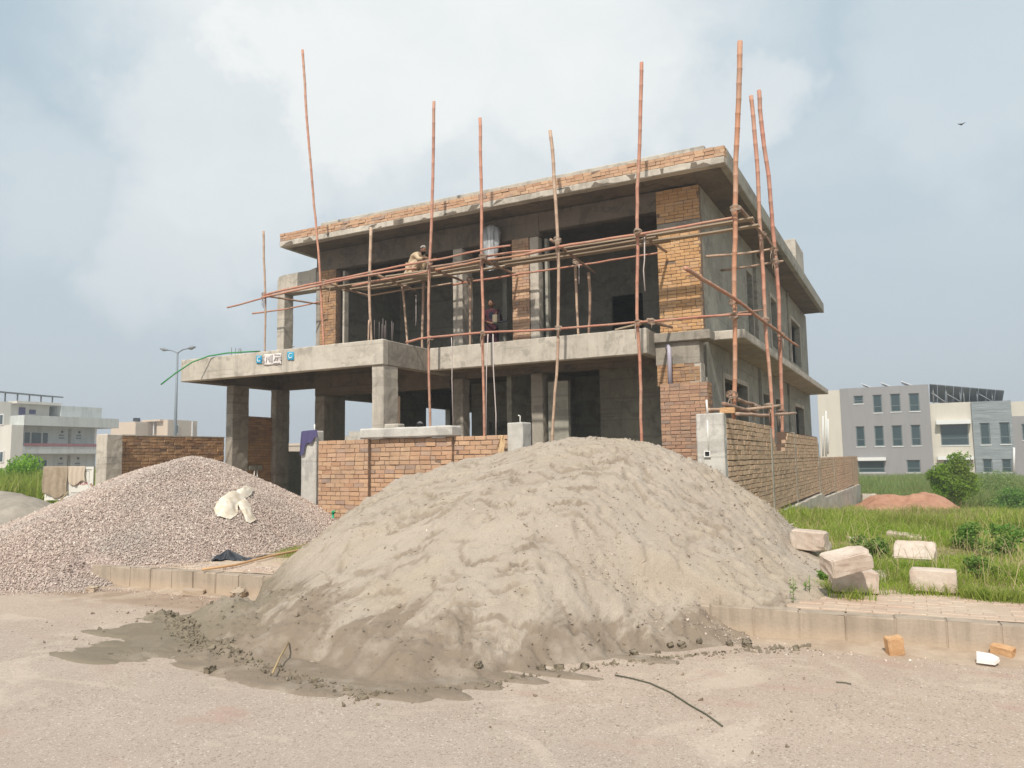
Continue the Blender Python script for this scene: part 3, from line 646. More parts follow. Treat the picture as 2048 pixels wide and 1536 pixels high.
for _ in range(800):   # dents and scuffs
    fx, fy = rng.uniform(-8.2, -1.0), rng.uniform(4.6, 9.6); ra = rng.uniform(.018, .06); an = rng.uniform(0, 3.14); el = rng.uniform(1.2, 2.6)
    dx_, dy_ = X-fx, Y-fy; m_ = (np.abs(dx_) < .4) & (np.abs(dy_) < .4)
    uu = (dx_[m_]*math.cos(an)+dy_[m_]*math.sin(an))/(ra*el); vv = (-dx_[m_]*math.sin(an)+dy_[m_]*math.cos(an))/ra; q = uu*uu+vv*vv
    sg_ = np.sign(rng.uniform(-.5, 1)); dz[m_] += -rng.uniform(.01, .035)*np.exp(-q)*sg_+.012*np.exp(-(q-2.2)**2*1.5)
    if sg_ > 0 and rng.random() < .5: CREASE_SHADE[m_] = np.maximum(CREASE_SHADE[m_], .7*np.exp(-(uu*uu*.8+(vv-.5)**2*3)))  # dark shade painted into some dents
for _ in range(130):    # little scarps where the crust has slipped
    fx, fy = rng.uniform(-7.2, -1.6), rng.uniform(5.0, 8.6); w_ = rng.uniform(.05, .28); dpt = rng.uniform(.015, .055)
    dx_, dy_ = X-fx, Y-fy; yy = dy_+.10*np.sin(dx_*9+fx*5)+fbm(X, Y, 8, 2, 9)*.05
    g = np.exp(-(dx_/w_)**2*1.6); dz += -dpt*g*np.where(yy < 0, np.exp(yy/.075), 0)*np.where(yy < 0, 1, 0)
    CREASE_SHADE = np.maximum(CREASE_SHADE, np.clip(g*2.2, 0, 1)*((yy < .012) & (yy > -.035*g-.004))*rng.uniform(.45, 1))  # shade line painted just below the scarp edge
gb = .25*ss(kerb_y(X)-np.interp(X, [-7.2, -6, -3.2, -2.0], [-.03, .75, .75, -.03]), kerb_y(X)+.12, Y); h = np.where(t < 1, h+gb*np.clip(1-h/1.8, 0, 1), h)
h2 = h+dz*ss(0, .12, h-gb+.03)
base = np.where(Y > kerb_y(X)+.0, .25, 0.0)
pl = fbm(X+.1*fbm(X, Y, 5, 2, 90), Y, 1.9, 4, 91, .6); pm = ss(-.05, .25, fbm(X, Y, 1.2, 2, 92)); CREASE_SHADE = np.maximum(CREASE_SHADE, pm*np.exp(-((pl-.112)/.007)**2)*.45*ss(.0, .3, fbm(X, Y, 2.3, 2, 95)+.1)); CREASE_SHADE = np.maximum(CREASE_SHADE, np.clip(1-crk/.03, 0, 1)*ss(.1, .4, fbm(X, Y, 1.1, 2, 81))*.5); lumpn = fbm(X, Y, 11, 3, 96, .7); h2 = h2+.012*np.maximum(lumpn, -.1)*ss(0, .2, h-gb)  # plateau edges and cracks get painted shade as well
h2 = h2+(.014*pm*ss(-.012, .012, pl-.12)+.018*ss(0, .3, fbm(X, Y, 1.0, 2, 93))*ss(-.01, .01, pl+.15))*ss(0, .25, h-gb)
top = np.where(t <= 1.01, h2, np.where(Y > kerb_y(X), .2, -.05)-.3*(t-1)); 
# dark damp hump at the left foot
for (hx, hy, hr, hh) in ((-5.95, 5.45, .45, .2), (-5.5, 5.25, .4, .16), (-6.35, 5.75, .35, .12), (-5.0, 4.85, .5, .1), (-6.9, 5.35, .2, .05), (-5.7, 6.1, .5, .16)):
    top = np.maximum(top, (hh*np.exp(-((X-hx)**2+(Y-hy)**2)/hr**2)*1.3-.03)+fbm(X, Y, 7, 4, 14, .75)*.09*np.exp(-((X-hx)**2+(Y-hy)**2)/(hr*1.2)**2))
# thin spread of wet sand on the road
blobs = []
for (u, v, r1, r2) in [(560, 1335, .5, .25), (650, 1348, .5, .22), (720, 1355, .5, .2), (800, 1360, .5, .2), (880, 1352, .5, .2), (500, 1215, .5, .35), (440, 1238, .55, .35), (380, 1250, .5, .3), (320, 1258, .5, .24), (262, 1268, .45, .17), (215, 1268, .4, .10), (330, 1285, .5, .22), (270, 1297, .5, .2), (215, 1308, .45, .16), (165, 1316, .42, .10), (400, 1290, .4, .25),
                       (440, 1318, .4, .22), (400, 1335, .3, .08), (480, 1345, .45, .17), (540, 1365, .45, .14), (600, 1378, .4, .11), (680, 1376, .45, .12), (760, 1384, .45, .12), (850, 1382, .4, .11), (930, 1366, .35, .12), (1010, 1355, .35, .1), (1110, 1348, .35, .08), (1290, 1318, .3, .1)]:
    q = on_z(u, v, 0); blobs.append((q[0], q[1], r1, r2))
sheet = np.full_like(X, -1.0)
for (bx_, by_, rx_, ry_) in blobs: sheet = np.maximum(sheet, 1-((X-bx_)/rx_)**2-((Y-by_)/ry_)**2)
sheet = sheet+fbm(X, Y, 2.4, 5, 31, .65)*.6+fbm(X, Y, 14, 3, 33, .7)*.28; top = np.maximum(top, np.minimum(sheet*.03, .016)+fbm(X, Y, 9, 2, 32)*.004)
inside = (X < -2.62) & (Y > 12.0)
Z = np.maximum(top, -.06); Z = np.where(Y > kerb_y(X)+.05, np.maximum(Z, .0), Z)
msk = (Z > base+.002) & ~inside
msk |= (Z > .004) & (Y < kerb_y(X)) & ~inside
Zp = np.where((Y > kerb_y(X)-.03) & (Z < .25), np.minimum(Z, .235), Z)
me = grid_mesh('sand_heap', X, Y, Zp, msk); cc_ = np.empty(len(me.vertices)*3, np.float32); me.vertices.foreach_get('co', cc_); cc_ = cc_.reshape(-1, 3)
at_ = me.attributes.new('damp', 'FLOAT', 'POINT'); at_.data.foreach_set('value', CREASE_SHADE[np.clip(np.rint((cc_[:, 0]-X[0, 0])/.021).astype(int), 0, X.shape[0]-1), np.clip(np.rint((cc_[:, 1]-Y[0, 0])/.021).astype(int), 0, X.shape[1]-1)].astype(np.float32))  # attribute holds the painted crease shade, not moisture
so_ = link('sand_heap', me, M_SAND, smooth=True)
tagp(so_, 'huge heap of grey building sand spilling over the kerb onto the road', 'sand heap')
SANDX, SANDY, SANDZ = X[:, 0], Y[0], Zp
def sand_z(x, y):
    i = int(np.clip((x-SANDX[0])/.021, 0, len(SANDX)-1)); j = int(np.clip((y-SANDY[0])/.021, 0, len(SANDY)-1)); return max(float(SANDZ[i, j]), 0)

# gravel
GKX = np.linspace(-17, -8.3, 28)
GKZ = np.array([.35, .395, .464, .542, .622, .703, .785, .875, .99, 1.161, 1.384, 1.486, 1.505, 1.509, 1.544, 1.572, 1.593, 1.659, 1.636, 1.506, 1.33, 1.181, 1.04, .86, .66, .42, .18, .03])
X, Y, t, h = heap([-17.5, -16.5, -15, -13.5, -12, -11, -10.31, -9.6, -9.19, -8.8, -8.46, -8.3], [11, 9.5, 7.9, 6.6, 5.7, 5.55, 5.6, 5.95, 6.2, 6.7, 7.13, 7.7],
                  [-17.5, -15, -13, -12, -11, -10, -9.5, -9, -8.3], [11.5, 10.8, 10, 9.6, 9.3, 9.1, 8.8, 8.4, 7.9], [-17.5, -15, -13, -11.2, -10.3, -9.4, -8.7, -8.3],
                  [12.3, 13.3, 13.6, 13.4, 12.2, 10.7, 9.4, 8.2], GKX, GKZ, -17.6, -8.1, 5.2, 14.0, .06)
gb = np.maximum(ground_z(X, Y), .25)*ss(kerb_y(X)-np.where(X < -9.75, .7, -.03), kerb_y(X)+.12, Y)+.004; h = np.where(t < 1, h+gb*np.clip(1-h/1.6, 0, 1), gb-.04)
h = h+fbm(X, Y, 1.2, 3, 40)*.03*np.clip((h-gb)*4, 0, 1)
mask = h > gb-.02
GHX, GHY, GHH = X.copy(), Y.copy(), h.copy()
m = MB('gravel_bed', .95, .15); cc = m.ramp(m.vor(38, out='Color'), [(0, (.22, .17, .145)), (.5, (.42, .33, .29)), (1, (.60, .50, .44))]); m.col(cc).bump(m.vor(38), .9, .02); M_GBED = m.m
gh = empty('gravel_heap', (0, 0, 0), 'wide heap of pinkish crushed stone gravel on the left with a white sack on it', 'gravel heap')
link('heap_body', grid_mesh('heap_body', X, Y, h-.012, mask), M_GBED, gh, True)
m = MB('crushed_stone', .85, .25); r = m.rnd()
cc = m.ramp(r, [(0, (.32, .245, .21)), (.3, (.47, .37, .315)), (.6, (.54, .435, .37)), (.9, (.61, .51, .435)), (1, (.72, .64, .56))])
cc = m.mix(m.mr(m.noise(.9, 4), .5, .7, 0, .5), cc, (.40, .36, .32)); m.col(cc); M_STONE = m.m
OCT = np.array([[1, 0, 0], [-1, 0, 0], [0, 1, 0], [0, -1, 0], [0, 0, 1], [0, 0, -1]], float)
OCF = np.array([[0, 2, 4], [2, 1, 4], [1, 3, 4], [3, 0, 4], [2, 0, 5], [1, 2, 5], [3, 1, 5], [0, 3, 5]])
def stones(name, pts, size, mat, parent=None, flat=.75):
    n = len(pts); S = rng.uniform(.6, 1.25, (n, 1, 3))*np.asarray(size).reshape(-1, 1, 1); S[:, :, 2] *= flat
    V = OCT[None]*S+rng.normal(0, .16, (n, 6, 3))*np.asarray(size).reshape(-1, 1, 1)
    q = rng.normal(size=(n, 4)); q /= np.linalg.norm(q, axis=1)[:, None]; w, x, y, z = q.T
    Rm = np.stack([1-2*(y*y+z*z), 2*(x*y-z*w), 2*(x*z+y*w), 2*(x*y+z*w), 1-2*(x*x+z*z), 2*(y*z-x*w), 2*(x*z-y*w), 2*(y*z+x*w), 1-2*(x*x+y*y)], -1).reshape(n, 3, 3)
    V = np.einsum('nij,nkj->nki', Rm, V)+np.asarray(pts)[:, None, :]
    F = (OCF[None]+6*np.arange(n)[:, None, None]).reshape(-1, 3)
    return link(name, arr_mesh(name, V.reshape(-1, 3), F), mat, parent)
def sample_h(Xg, Yg, Zg, x, y):
    i = np.clip(((x-Xg[0, 0])/(Xg[1, 0]-Xg[0, 0])), 0, Xg.shape[0]-1.001); j = np.clip((y-Yg[0, 0])/(Yg[0, 1]-Yg[0, 0]), 0, Yg.shape[1]-1.001)
    i0 = i.astype(int); j0 = j.astype(int); fi = i-i0; fj = j-j0
    return (Zg[i0, j0]*(1-fi)+Zg[i0+1, j0]*fi)*(1-fj)+(Zg[i0, j0+1]*(1-fi)+Zg[i0+1, j0+1]*fi)*fj
n = 260000; x = rng.uniform(-17.5, -8.15, n); y = rng.uniform(5.2, 13.4, n); z = sample_h(X, Y, h, x, y)
dist = np.hypot(x, y); keep = (z > np.where(y > kerb_y(x), .255, .0)) & (rng.random(n) < np.clip((13.5/dist)**2.2, .2, 1)) & ((y < 10.8) | (x > -13)) ; x, y, z, dist = x[keep], y[keep], z[keep], dist[keep]
sz_ = rng.lognormal(-4.5, .28, len(x))*np.clip(dist/11, 1, 1.6)
o = stones('loose_stone', np.stack([x, y, z+.001], -1), sz_, M_STONE, gh); tagp(o, kind='stuff')
# scatter at the gravel's toe and on the road
nn = 2600; x = rng.uniform(-12, -6.4, nn); yk = np.interp(x, [-12, -11, -10.3, -9.6, -9.19, -8.4, -6.4], [5.6, 5.5, 5.55, 5.95, 6.15, 7.0, 7.2]); y = yk-np.abs(rng.normal(0, .16, nn)); zb = np.where(y > kerb_y(x), .255, .006)
stones_o = stones('scattered_gravel', np.stack([x, y, zb], -1), rng.uniform(.006, .016, nn), M_STONE); tagp(stones_o, 'loose gravel scattered along the foot of the gravel heap', 'gravel', kind='stuff')
# second grey sand heap, far left
xs = np.arange(-21.5, -15.5, .08); ys_ = np.arange(7.0, 12.5, .08); X2, Y2 = np.meshgrid(xs, ys_, indexing='ij')
h3 = .82*np.exp(-(((X2+18.6)/1.75)**2+((Y2-9.9)/1.45)**2)**.8)+.5*np.exp(-((X2+16.7)**2/1.6+(Y2-9.6)**2/1.4))+fbm(X2, Y2, 1.6, 4, 50)*.1
m = MB('brown_grey_sand', .97, .05); cc = m.ramp(m.noise(2.5, 5, .6), [(.3, (.27, .235, .195)), (.7, (.38, .335, .28))]); m.col(cc).bump(m.noise(8, 5), .6, .05); M_SAND2 = m.m
o = link('small_sand_heap', grid_mesh('small_sand_heap', X2, Y2, h3+.1, h3 > .06), M_SAND2, smooth=True); tagp(o, 'lumpy grey sand heap at the left edge behind the gravel', 'sand heap')
#=MORE=
# ------------------------------------------------------------------ bamboo scaffolding
def bamboo_mats(nm, stops):
    res = []
    for dark in (0, 1):
        m = MB(nm+('_node' if dark else ''), .6, .3); r = m.rnd(); c = m.ramp(r, stops); n = m.noise(3, 4, .6, stretch=(1, 1, .35)); n2 = m.noise(45, 3)
        c = m.mix(m.mr(n, .42, .62, 0, .65), c, (.50, .34, .24)); c = m.mix(m.mr(m.noise(1.1, 3, .6, stretch=(1, 1, .8)), .5, .68, 0, .5), c, (.34, .20, .15)); c = m.mix(m.mr(n2, .4, .65, .25, 0), c, (.16, .07, .045))
        if dark: c = m.mix(.3, c, (.18, .09, .055))
        m.col(c).bump(n2, .2, .003); res.append(m.m)
    return res
BAM = {'red': bamboo_mats('reddish_bamboo', [(0, (.52, .215, .15)), (.5, (.60, .285, .19)), (1, (.55, .27, .20))]),
       'orange': bamboo_mats('orange_bamboo', [(0, (.60, .285, .155)), (1, (.57, .275, .16))]),
       'tan': bamboo_mats('dry_bamboo', [(0, (.52, .375, .27)), (.5, (.57, .42, .30)), (1, (.47, .33, .25))]),
       'brown': bamboo_mats('old_bamboo', [(0, (.22, .15, .105)), (1, (.30, .20, .14))])}
def bamboo(pts, r, kind, label, group='bamboo poles of the scaffold', name='bamboo_pole', node=.36, taper=.74, sides=8):
    r = r*.84
    P = [np.array(p, float) for p in pts]; seg = [np.linalg.norm(P[i+1]-P[i]) for i in range(len(P)-1)]; Lt = sum(seg); cum = np.concatenate([[0], np.cumsum(seg)])
    def at(s):
        i = min(max(np.searchsorted(cum, s, 'right')-1, 0), len(seg)-1); f = (s-cum[i])/max(seg[i], 1e-6); return P[i]*(1-f)+P[i+1]*f
    ks = []; s = random.uniform(.05, node)
    while s < Lt: ks.append(s); s += node*random.uniform(.85, 1.15)
    ss_ = [(0, 1, 0)]; 
    for k in ks:
        if k-.02 > 0.01: ss_ += [(k-.022, 1., 0), (k-.007, 1.1, 1), (k+.007, 1.1, 1), (k+.022, 1., 0)]
    ss_ = [q for q in ss_ if q[0] < Lt-.02]+[(Lt, 1, 0)]
    kx = np.array(ks+[0, Lt]); ph = rng.uniform(0, 6, 3); off = {k: rng.normal(0, .0035, 3)+(.004+.0022*Lt)*np.sin(k*.75+ph)+(.002+.0006*Lt)*np.sin(k*2.3+ph*2) for k in kx}; ko = sorted(off)
    V = []; F = []; MI = []; pts2 = []; rad = []
    for (s, f, dk) in ss_:
        j = np.searchsorted(ko, s); a = ko[max(j-1, 0)]; b = ko[min(j, len(ko)-1)]; w = 0 if a == b else (s-a)/(b-a); o_ = off[a]*(1-w)+off[b]*w
        if s in (0, Lt): o_ = o_*0
        pts2.append(at(s)+o_*min(1, s*2, (Lt-s)*2+.1)); rad.append(r*f*(1-(1-taper)*s/Lt))
    V, F = tube_v(pts2, rad, sides); F = [tuple(q) if q[0] != q[3] else tuple(q[:3]) for q in F]
    me = bpy.data.meshes.new(name); me.from_pydata([tuple(v) for v in V], [], F); me.update()
    for mm in BAM[kind]: me.materials.append(mm)
    mi = []
    for i in range(len(ss_)-1): mi += [1 if (ss_[i][2] and ss_[i+1][2]) else 0]*sides
    mi += [0]*(len(F)-len(mi)); me.polygons.foreach_set('material_index', mi); me.polygons.foreach_set('use_smooth', [True]*len(F))
    o = bpy.data.objects.new(name, me); COL.objects.link(o); return tagp(o, label, 'bamboo pole', group)
YS = 16.9
def yy(Y, *uv): return [on_y(u, v, Y) for u, v in uv]
def down(pts, z): p, q = pts[-2], pts[-1]; f = (z-q[2])/(q[2]-p[2]); return pts+[q+(q-p)*f*np.array([.3, .3, 1])]
G1 = 'upright bamboo poles of the scaffold'; G2 = 'horizontal bamboo rails of the scaffold'; G3 = 'short cross bamboos of the scaffold'
bamboo(down(yy(YS, (605, 100), (619, 280), (633, 480), (648, 690)), 4.64), .048, 'red', 'tall red bamboo pole leaning over the left end of the roof', G1)
bamboo(down(yy(YS, (527, 462), (530, 590), (530, 700)), 4.64), .042, 'tan', 'short leftmost upright bamboo pole with a frayed top, on the porch roof', G1)
bamboo(down(yy(YS, (742, 455), (740, 560), (743, 680)), 4.64), .055, 'tan', 'thick pale upright bamboo on the porch roof that stops below the roof edge', G1)
bamboo(yy(16.8, (738, 640), (737, 684))+[on_y(737, 690, 16.8)-np.array([0, 0, .2])], .03, 'tan', 'short pale bamboo stub tied beside the thick pale pole', G1)
bamboo(down(yy(YS, (868, 203), (863, 370), (859, 560), (860, 850)), .5), .052, 'red', 'red upright bamboo pole beside the crouching worker', G1)
bamboo(down(yy(YS, (960, 236), (962, 420), (966, 600), (968, 870)), .5), .052, 'red', 'red upright bamboo pole in front of the standing man', G1)
bamboo(down(yy(YS, (1100, 261), (1111, 400), (1118, 560), (1117, 700), (1104, 885)), .5), .052, 'tan', 'pale grey upright bamboo pole in front of the middle opening', G1)
bamboo(down(yy(YS, (1283, 125), (1277, 380), (1274, 620), (1283, 885)), .5), .053, 'red', 'tall red upright bamboo pole in front of the balcony end', G1)
bamboo(down(yy(YS, (1480, 83), (1474, 350), (1468, 560), (1467, 829)), .5), .072, 'orange', 'thickest orange upright bamboo pole, at the house corner, tallest of all', G1)
bamboo(down(yy(18.6, (1502, 192), (1514, 340), (1524, 470), (1532, 640), (1544, 860)), .4), .060, 'red', 'red upright bamboo pole along the side wall, middle of the right three', G1)
bamboo(down(yy(20.1, (1518, 181), (1536, 330), (1548, 500), (1560, 690), (1567, 858)), .4), .066, 'red', 'rightmost red upright bamboo pole with a bent top', G1)
for (pts, r, k, lb) in [(((805, 572), (810, 630), (815, 690)), .045, 'tan', 'pale bamboo prop under the planks beside the porch corner'),
                        (((847, 560), (846, 620), (845, 690)), .05, 'tan', 'dull bamboo prop below the crouching worker'),
                        (((942, 556), (941, 620), (940, 692)), .045, 'tan', 'pale bamboo prop right of the upper concrete column'),
                        (((1150, 525), (1153, 600), (1156, 668)), .047, 'tan', 'pale spotted bamboo prop in the right upper opening, left of the pair'),
                        (((1177, 545), (1180, 600), (1177, 666)), .05, 'brown', 'brown bamboo prop in the right upper opening, right of the pair')]:
    bamboo(down(yy(18.15, *pts), 4.40), r, k, lb, 'bamboo props standing on the balcony')
YL = 16.79
bamboo(yy(YL, (527, 591), (640, 565), (736, 543), (809, 529), (899, 515), (960, 503), (1021, 491)), .042, 'red', 'uppermost long red bamboo rail in front of the crouching worker', G2)
bamboo(yy(YL-.02, (524, 595), (658, 564.5), (752, 548), (833, 536)), .043, 'red', 'second bamboo rail just below the uppermost one on the left', G2)
bamboo(yy(YL, (862, 534), (930, 524), (968, 514)), .04, 'brown', 'greyish bamboo rail piece left of the middle red pole', G2)
bamboo(yy(16.98, (455, 615), (525, 596), (600, 580)), .034, 'red', 'thin bamboo poking out to the far left, higher of two', G2)
bamboo(yy(18.3, (505, 627), (570, 618), (640, 603)), .036, 'red', 'thin bamboo poking out to the far left, lower of two', G2)
bamboo(yy(17.1, (705, 572), (770, 558), (855, 543)), .042, 'red', 'red bamboo rail under the feet of the crouching worker', G2)
bamboo(yy(17.1, (866, 541), (955, 523), (1060, 506), (1106, 497)), .04, 'orange', 'orange bamboo rail between the middle red pole and the pale pole, lower one', G2)
bamboo(yy(16.95, (970, 513), (1030, 504), (1098, 499)), .04, 'red', 'bamboo rail between the middle red pole and the pale pole, upper one', G2)
bamboo(yy(YL, (1050, 509), (1122, 493), (1200, 481), (1270, 469), (1345, 456), (1420, 443), (1467, 435)), .046, 'red', 'long red bamboo rail crossing in front of the yellow brick pier', G2)
bamboo(yy(18.4, (905, 570), (940, 562), (1060, 545), (1160, 531), (1270, 514), (1316, 506)), .038, 'red', 'thin inner red bamboo rail behind the planks in the right opening', G2)
bamboo(yy(18.35, (735, 592), (800, 580), (860, 572), (905, 566)), .036, 'tan', 'thin inner pale bamboo rail behind the planks on the left', G2)
bamboo(yy(16.78, (812, 685), (856, 677), (968, 666), (1060, 659), (1180, 651), (1280, 643), (1400, 636), (1470, 631), (1503, 629)), .040, 'red', 'long lowest bamboo rail running along above the balcony edge', G2)
bamboo(yy(17.6, (1395, 636), (1460, 628), (1526, 620)), .035, 'brown', 'thin brown bamboo rail behind the corner pole', G2)
bamboo([on_y(1370, 536, 14.0), on_y(1425, 570, 15.3), on_y(1478, 604, 16.78), on_y(1530, 645, 18.5), on_y(1563, 668, 19.95), on_y(1596, 692, 21.3)], .052, 'red', 'long diagonal red bamboo brace crossing the three right hand poles', G2)
bamboo([on_x(1412, 513, -4.45), on_y(1480, 507, 19.6), on_y(1550, 497, 20.2)], .043, 'tan', 'pale crossbar against the side wall, higher of two', G3)
bamboo([on_x(1442, 541, -4.45), on_y(1500, 532, 20.6), on_y(1566, 522, 20.2)], .043, 'tan', 'pale crossbar against the side wall, lower of two', G3)
for (a, b, Ya, Yb, r, k, lb) in [((533, 592), (640, 608), 16.9, 18.5, .04, 'brown', 'leftmost cross bamboo tied to the short left pole'),
    ((652, 564), (740, 592), 16.85, 18.6, .045, 'tan', 'cross bamboo tied to the tall leaning left pole'),
    ((750, 548), (832, 582), 16.85, 18.7, .048, 'tan', 'cross bamboo tied to the thick pale pole'),
    ((856, 534), (940, 568), 16.85, 18.7, .048, 'brown', 'cross bamboo below the crouching worker'),
    ((962, 516), (1034, 551), 16.78, 18.7, .05, 'brown', 'cross bamboo tied to the middle red pole'),
    ((1101, 479), (1189, 545), 16.7, 18.6, .045, 'brown', 'cross bamboo tied to the pale grey pole'),
    ((1272, 459), (1333, 504), 16.75, 18.6, .055, 'brown', 'cross bamboo pointing at the yellow brick pier'),
    ((1478, 414), (1530, 474), 16.85, 18.6, .05, 'brown', 'cross bamboo at the top of the corner pole'),
    ((1530, 470), (1549, 497), 18.7, 20.1, .03, 'tan', 'short thin bamboo linking the two right poles'),
    ((1296, 640), (1344, 655), 16.8, 18.3, .055, 'brown', 'cross bamboo end at the balcony corner')]:
    bamboo([on_y(*a, Ya), on_y(*b, Yb)], r, k, lb, G3)
for (a, b, Ya, Yb, r, k, lb) in [((1415, 820), (1561, 811), 16.4, 18.9, .05, 'tan', 'pale bamboo just above the side wall top, higher of the long pair'),
    ((1473, 828), (1592, 826), 16.7, 20.4, .05, 'tan', 'pale bamboo just above the side wall top, lower of the long pair'),
    ((1447, 808), (1512, 824), 16.0, 18.4, .062, 'brown', 'hollow ended grey bamboo lying low near the corner pole'),
    ((1459, 792), (1512, 809), 16.7, 18.5, .06, 'brown', 'hollow ended grey bamboo knotted to the corner pole above the wall')]:
    bamboo([on_y(*a, Ya), (on_y(*a, Ya)+on_y(*b, Yb))/2+np.array([0, 0, -.03]), on_y(*b, Yb)], r, k, lb, 'bamboo lashed low at the side wall')
# planks
m = MB('old_plank', .85, .2); n = m.noise(4, 5, .6, stretch=(.3, 3, 3)); c = m.ramp(m.math('ADD', m.math('MULTIPLY', n, .6), m.math('MULTIPLY', m.rnd(), .4)), [(.2, (.20, .145, .10)), (.5, (.36, .28, .20)), (.8, (.47, .385, .29))]); m.col(c).bump(n, .4, .01); M_WOOD = m.m
M_BLONDE = MB('blonde_board', .8, .2).col((.58, .43, .31)).m
def plank(p1, p2, w, th, label, group='scaffold planks', name='plank'):
    p1, p2 = np.array(p1, float), np.array(p2, float); d_ = p2-p1; Ln = np.linalg.norm(d_); d_ /= Ln; s_ = np.cross([0, 0, 1], d_); s_ /= np.linalg.norm(s_); u_ = np.cross(d_, s_)
    n = max(2, int(Ln/.5)); V = []; F = []; tw = random.uniform(-.05, .05)
    for i in range(n+1):
        c_ = p1+d_*Ln*i/n+np.array([0, 0, -.02*math.sin(math.pi*i/n)]); a = s_*math.cos(tw)+u_*math.sin(tw)
        for (q, z) in ((-w/2, 0), (w/2, 0), (w/2, th), (-w/2, th)): V.append(tuple(c_+a*q+u_*z))
    for i in range(n):
        b = 4*i
        for k in range(4): F.append((b+k, b+(k+1) % 4, b+4+(k+1) % 4, b+4+k))
    F += [(0, 3, 2, 1), (4*n, 4*n+1, 4*n+2, 4*n+3)]
    me = bpy.data.meshes.new(name); me.from_pydata(V, [], F); me.update(); return tagp(link(name, me, M_WOOD), label, 'plank', group)
zP = 6.74
for (x0, x1, y, w, dz, lb) in [(-15.9, -12.7, 17.35, .2, 0, 'front plank on the left half of the scaffold, ending under the worker'), (-15.6, -13.0, 17.62, .2, .01, 'second plank on the left half of the scaffold'),
    (-15.2, -11.9, 17.9, .2, 0, 'third plank on the left half of the scaffold'), (-14.7, -12.3, 18.2, .22, .02, 'rear plank on the left half of the scaffold'),
    (-13.1, -9.5, 17.3, .2, .035, 'front plank in the middle of the scaffold'), (-12.9, -10.2, 17.6, .22, .045, 'second plank in the middle of the scaffold'), (-12.2, -9.0, 17.92, .2, .035, 'third plank in the middle of the scaffold'),
    (-9.9, -5.2, 17.45, .22, .0, 'long front plank before the right upper opening'), (-9.5, -5.0, 17.75, .2, .0, 'long rear plank before the right upper opening'),
    (-7.7, -2.95, 17.4, .2, .1, 'long plank passing in front of the yellow brick pier to the side pole'), (-5.6, -2.9, 17.75, .2, .06, 'rear plank passing in front of the yellow brick pier')]:
    plank((x0, y, zP+dz), (x1, y+random.uniform(-.04, .04), zP+dz+random.uniform(0, .04)), w, .035, lb)
plank(on_y(1232, 662, 18.2)+[0, 0, 0], on_y(1308, 640, 18.3), .18, .04, 'loose board lying on the balcony behind the corner of its edge', 'boards on the balcony')
pp = on_y(792, 793, 16.6); pq = on_y(791, 846, 16.6)
tagp(boxes('plank', [(pp[0]-.06, pp[0]+.10, 16.6, 16.65, pq[2]-.6, pp[2])], M_BLONDE), 'upright pale board leaning behind the front porch column', 'plank')
# rope lashings
m = MB('jute_rope', .95, .1); c = m.ramp(m.rnd(), [(0, (.27, .19, .14)), (.5, (.36, .26, .19)), (1, (.42, .34, .27))]); m.col(c).bump(m.noise(90, 3), .7, .004); M_ROPE = m.m
M_CORD = MB('white_cord', .9, .1).col((.52, .45, .42)).m
def lashing(u, v, Y, R_=.075, tails=1, lb=''):
    c_ = on_y(u, v, Y); many = []
    for k in range(2):
        pts = []; a0 = random.uniform(0, 6); t1 = .6 if k else -.6
        for i in range(33):
            a = a0+i/32*4*math.pi; q = np.array([math.cos(a), math.sin(a)*1.05, math.sin(a)*t1*.8+(i/32-.5)*.5])*R_; pts.append(c_+q)
        many.append((pts, .012))
    for k in range(tails):
        ln = random.uniform(.15, .42); dx = random.uniform(-.05, .06); p0 = c_+np.array([random.uniform(-.04, .04), -R_*.9, -.03])
        many.append(([p0, p0+[dx, -.03, -ln*.4], p0+[dx*.6, -.02, -ln]], .009))
    o = tube('rope_lashing', None, 0, M_ROPE, None, 5, True, many); return tagp(o, lb, 'rope lashing', 'rope lashings on the scaffold joints')
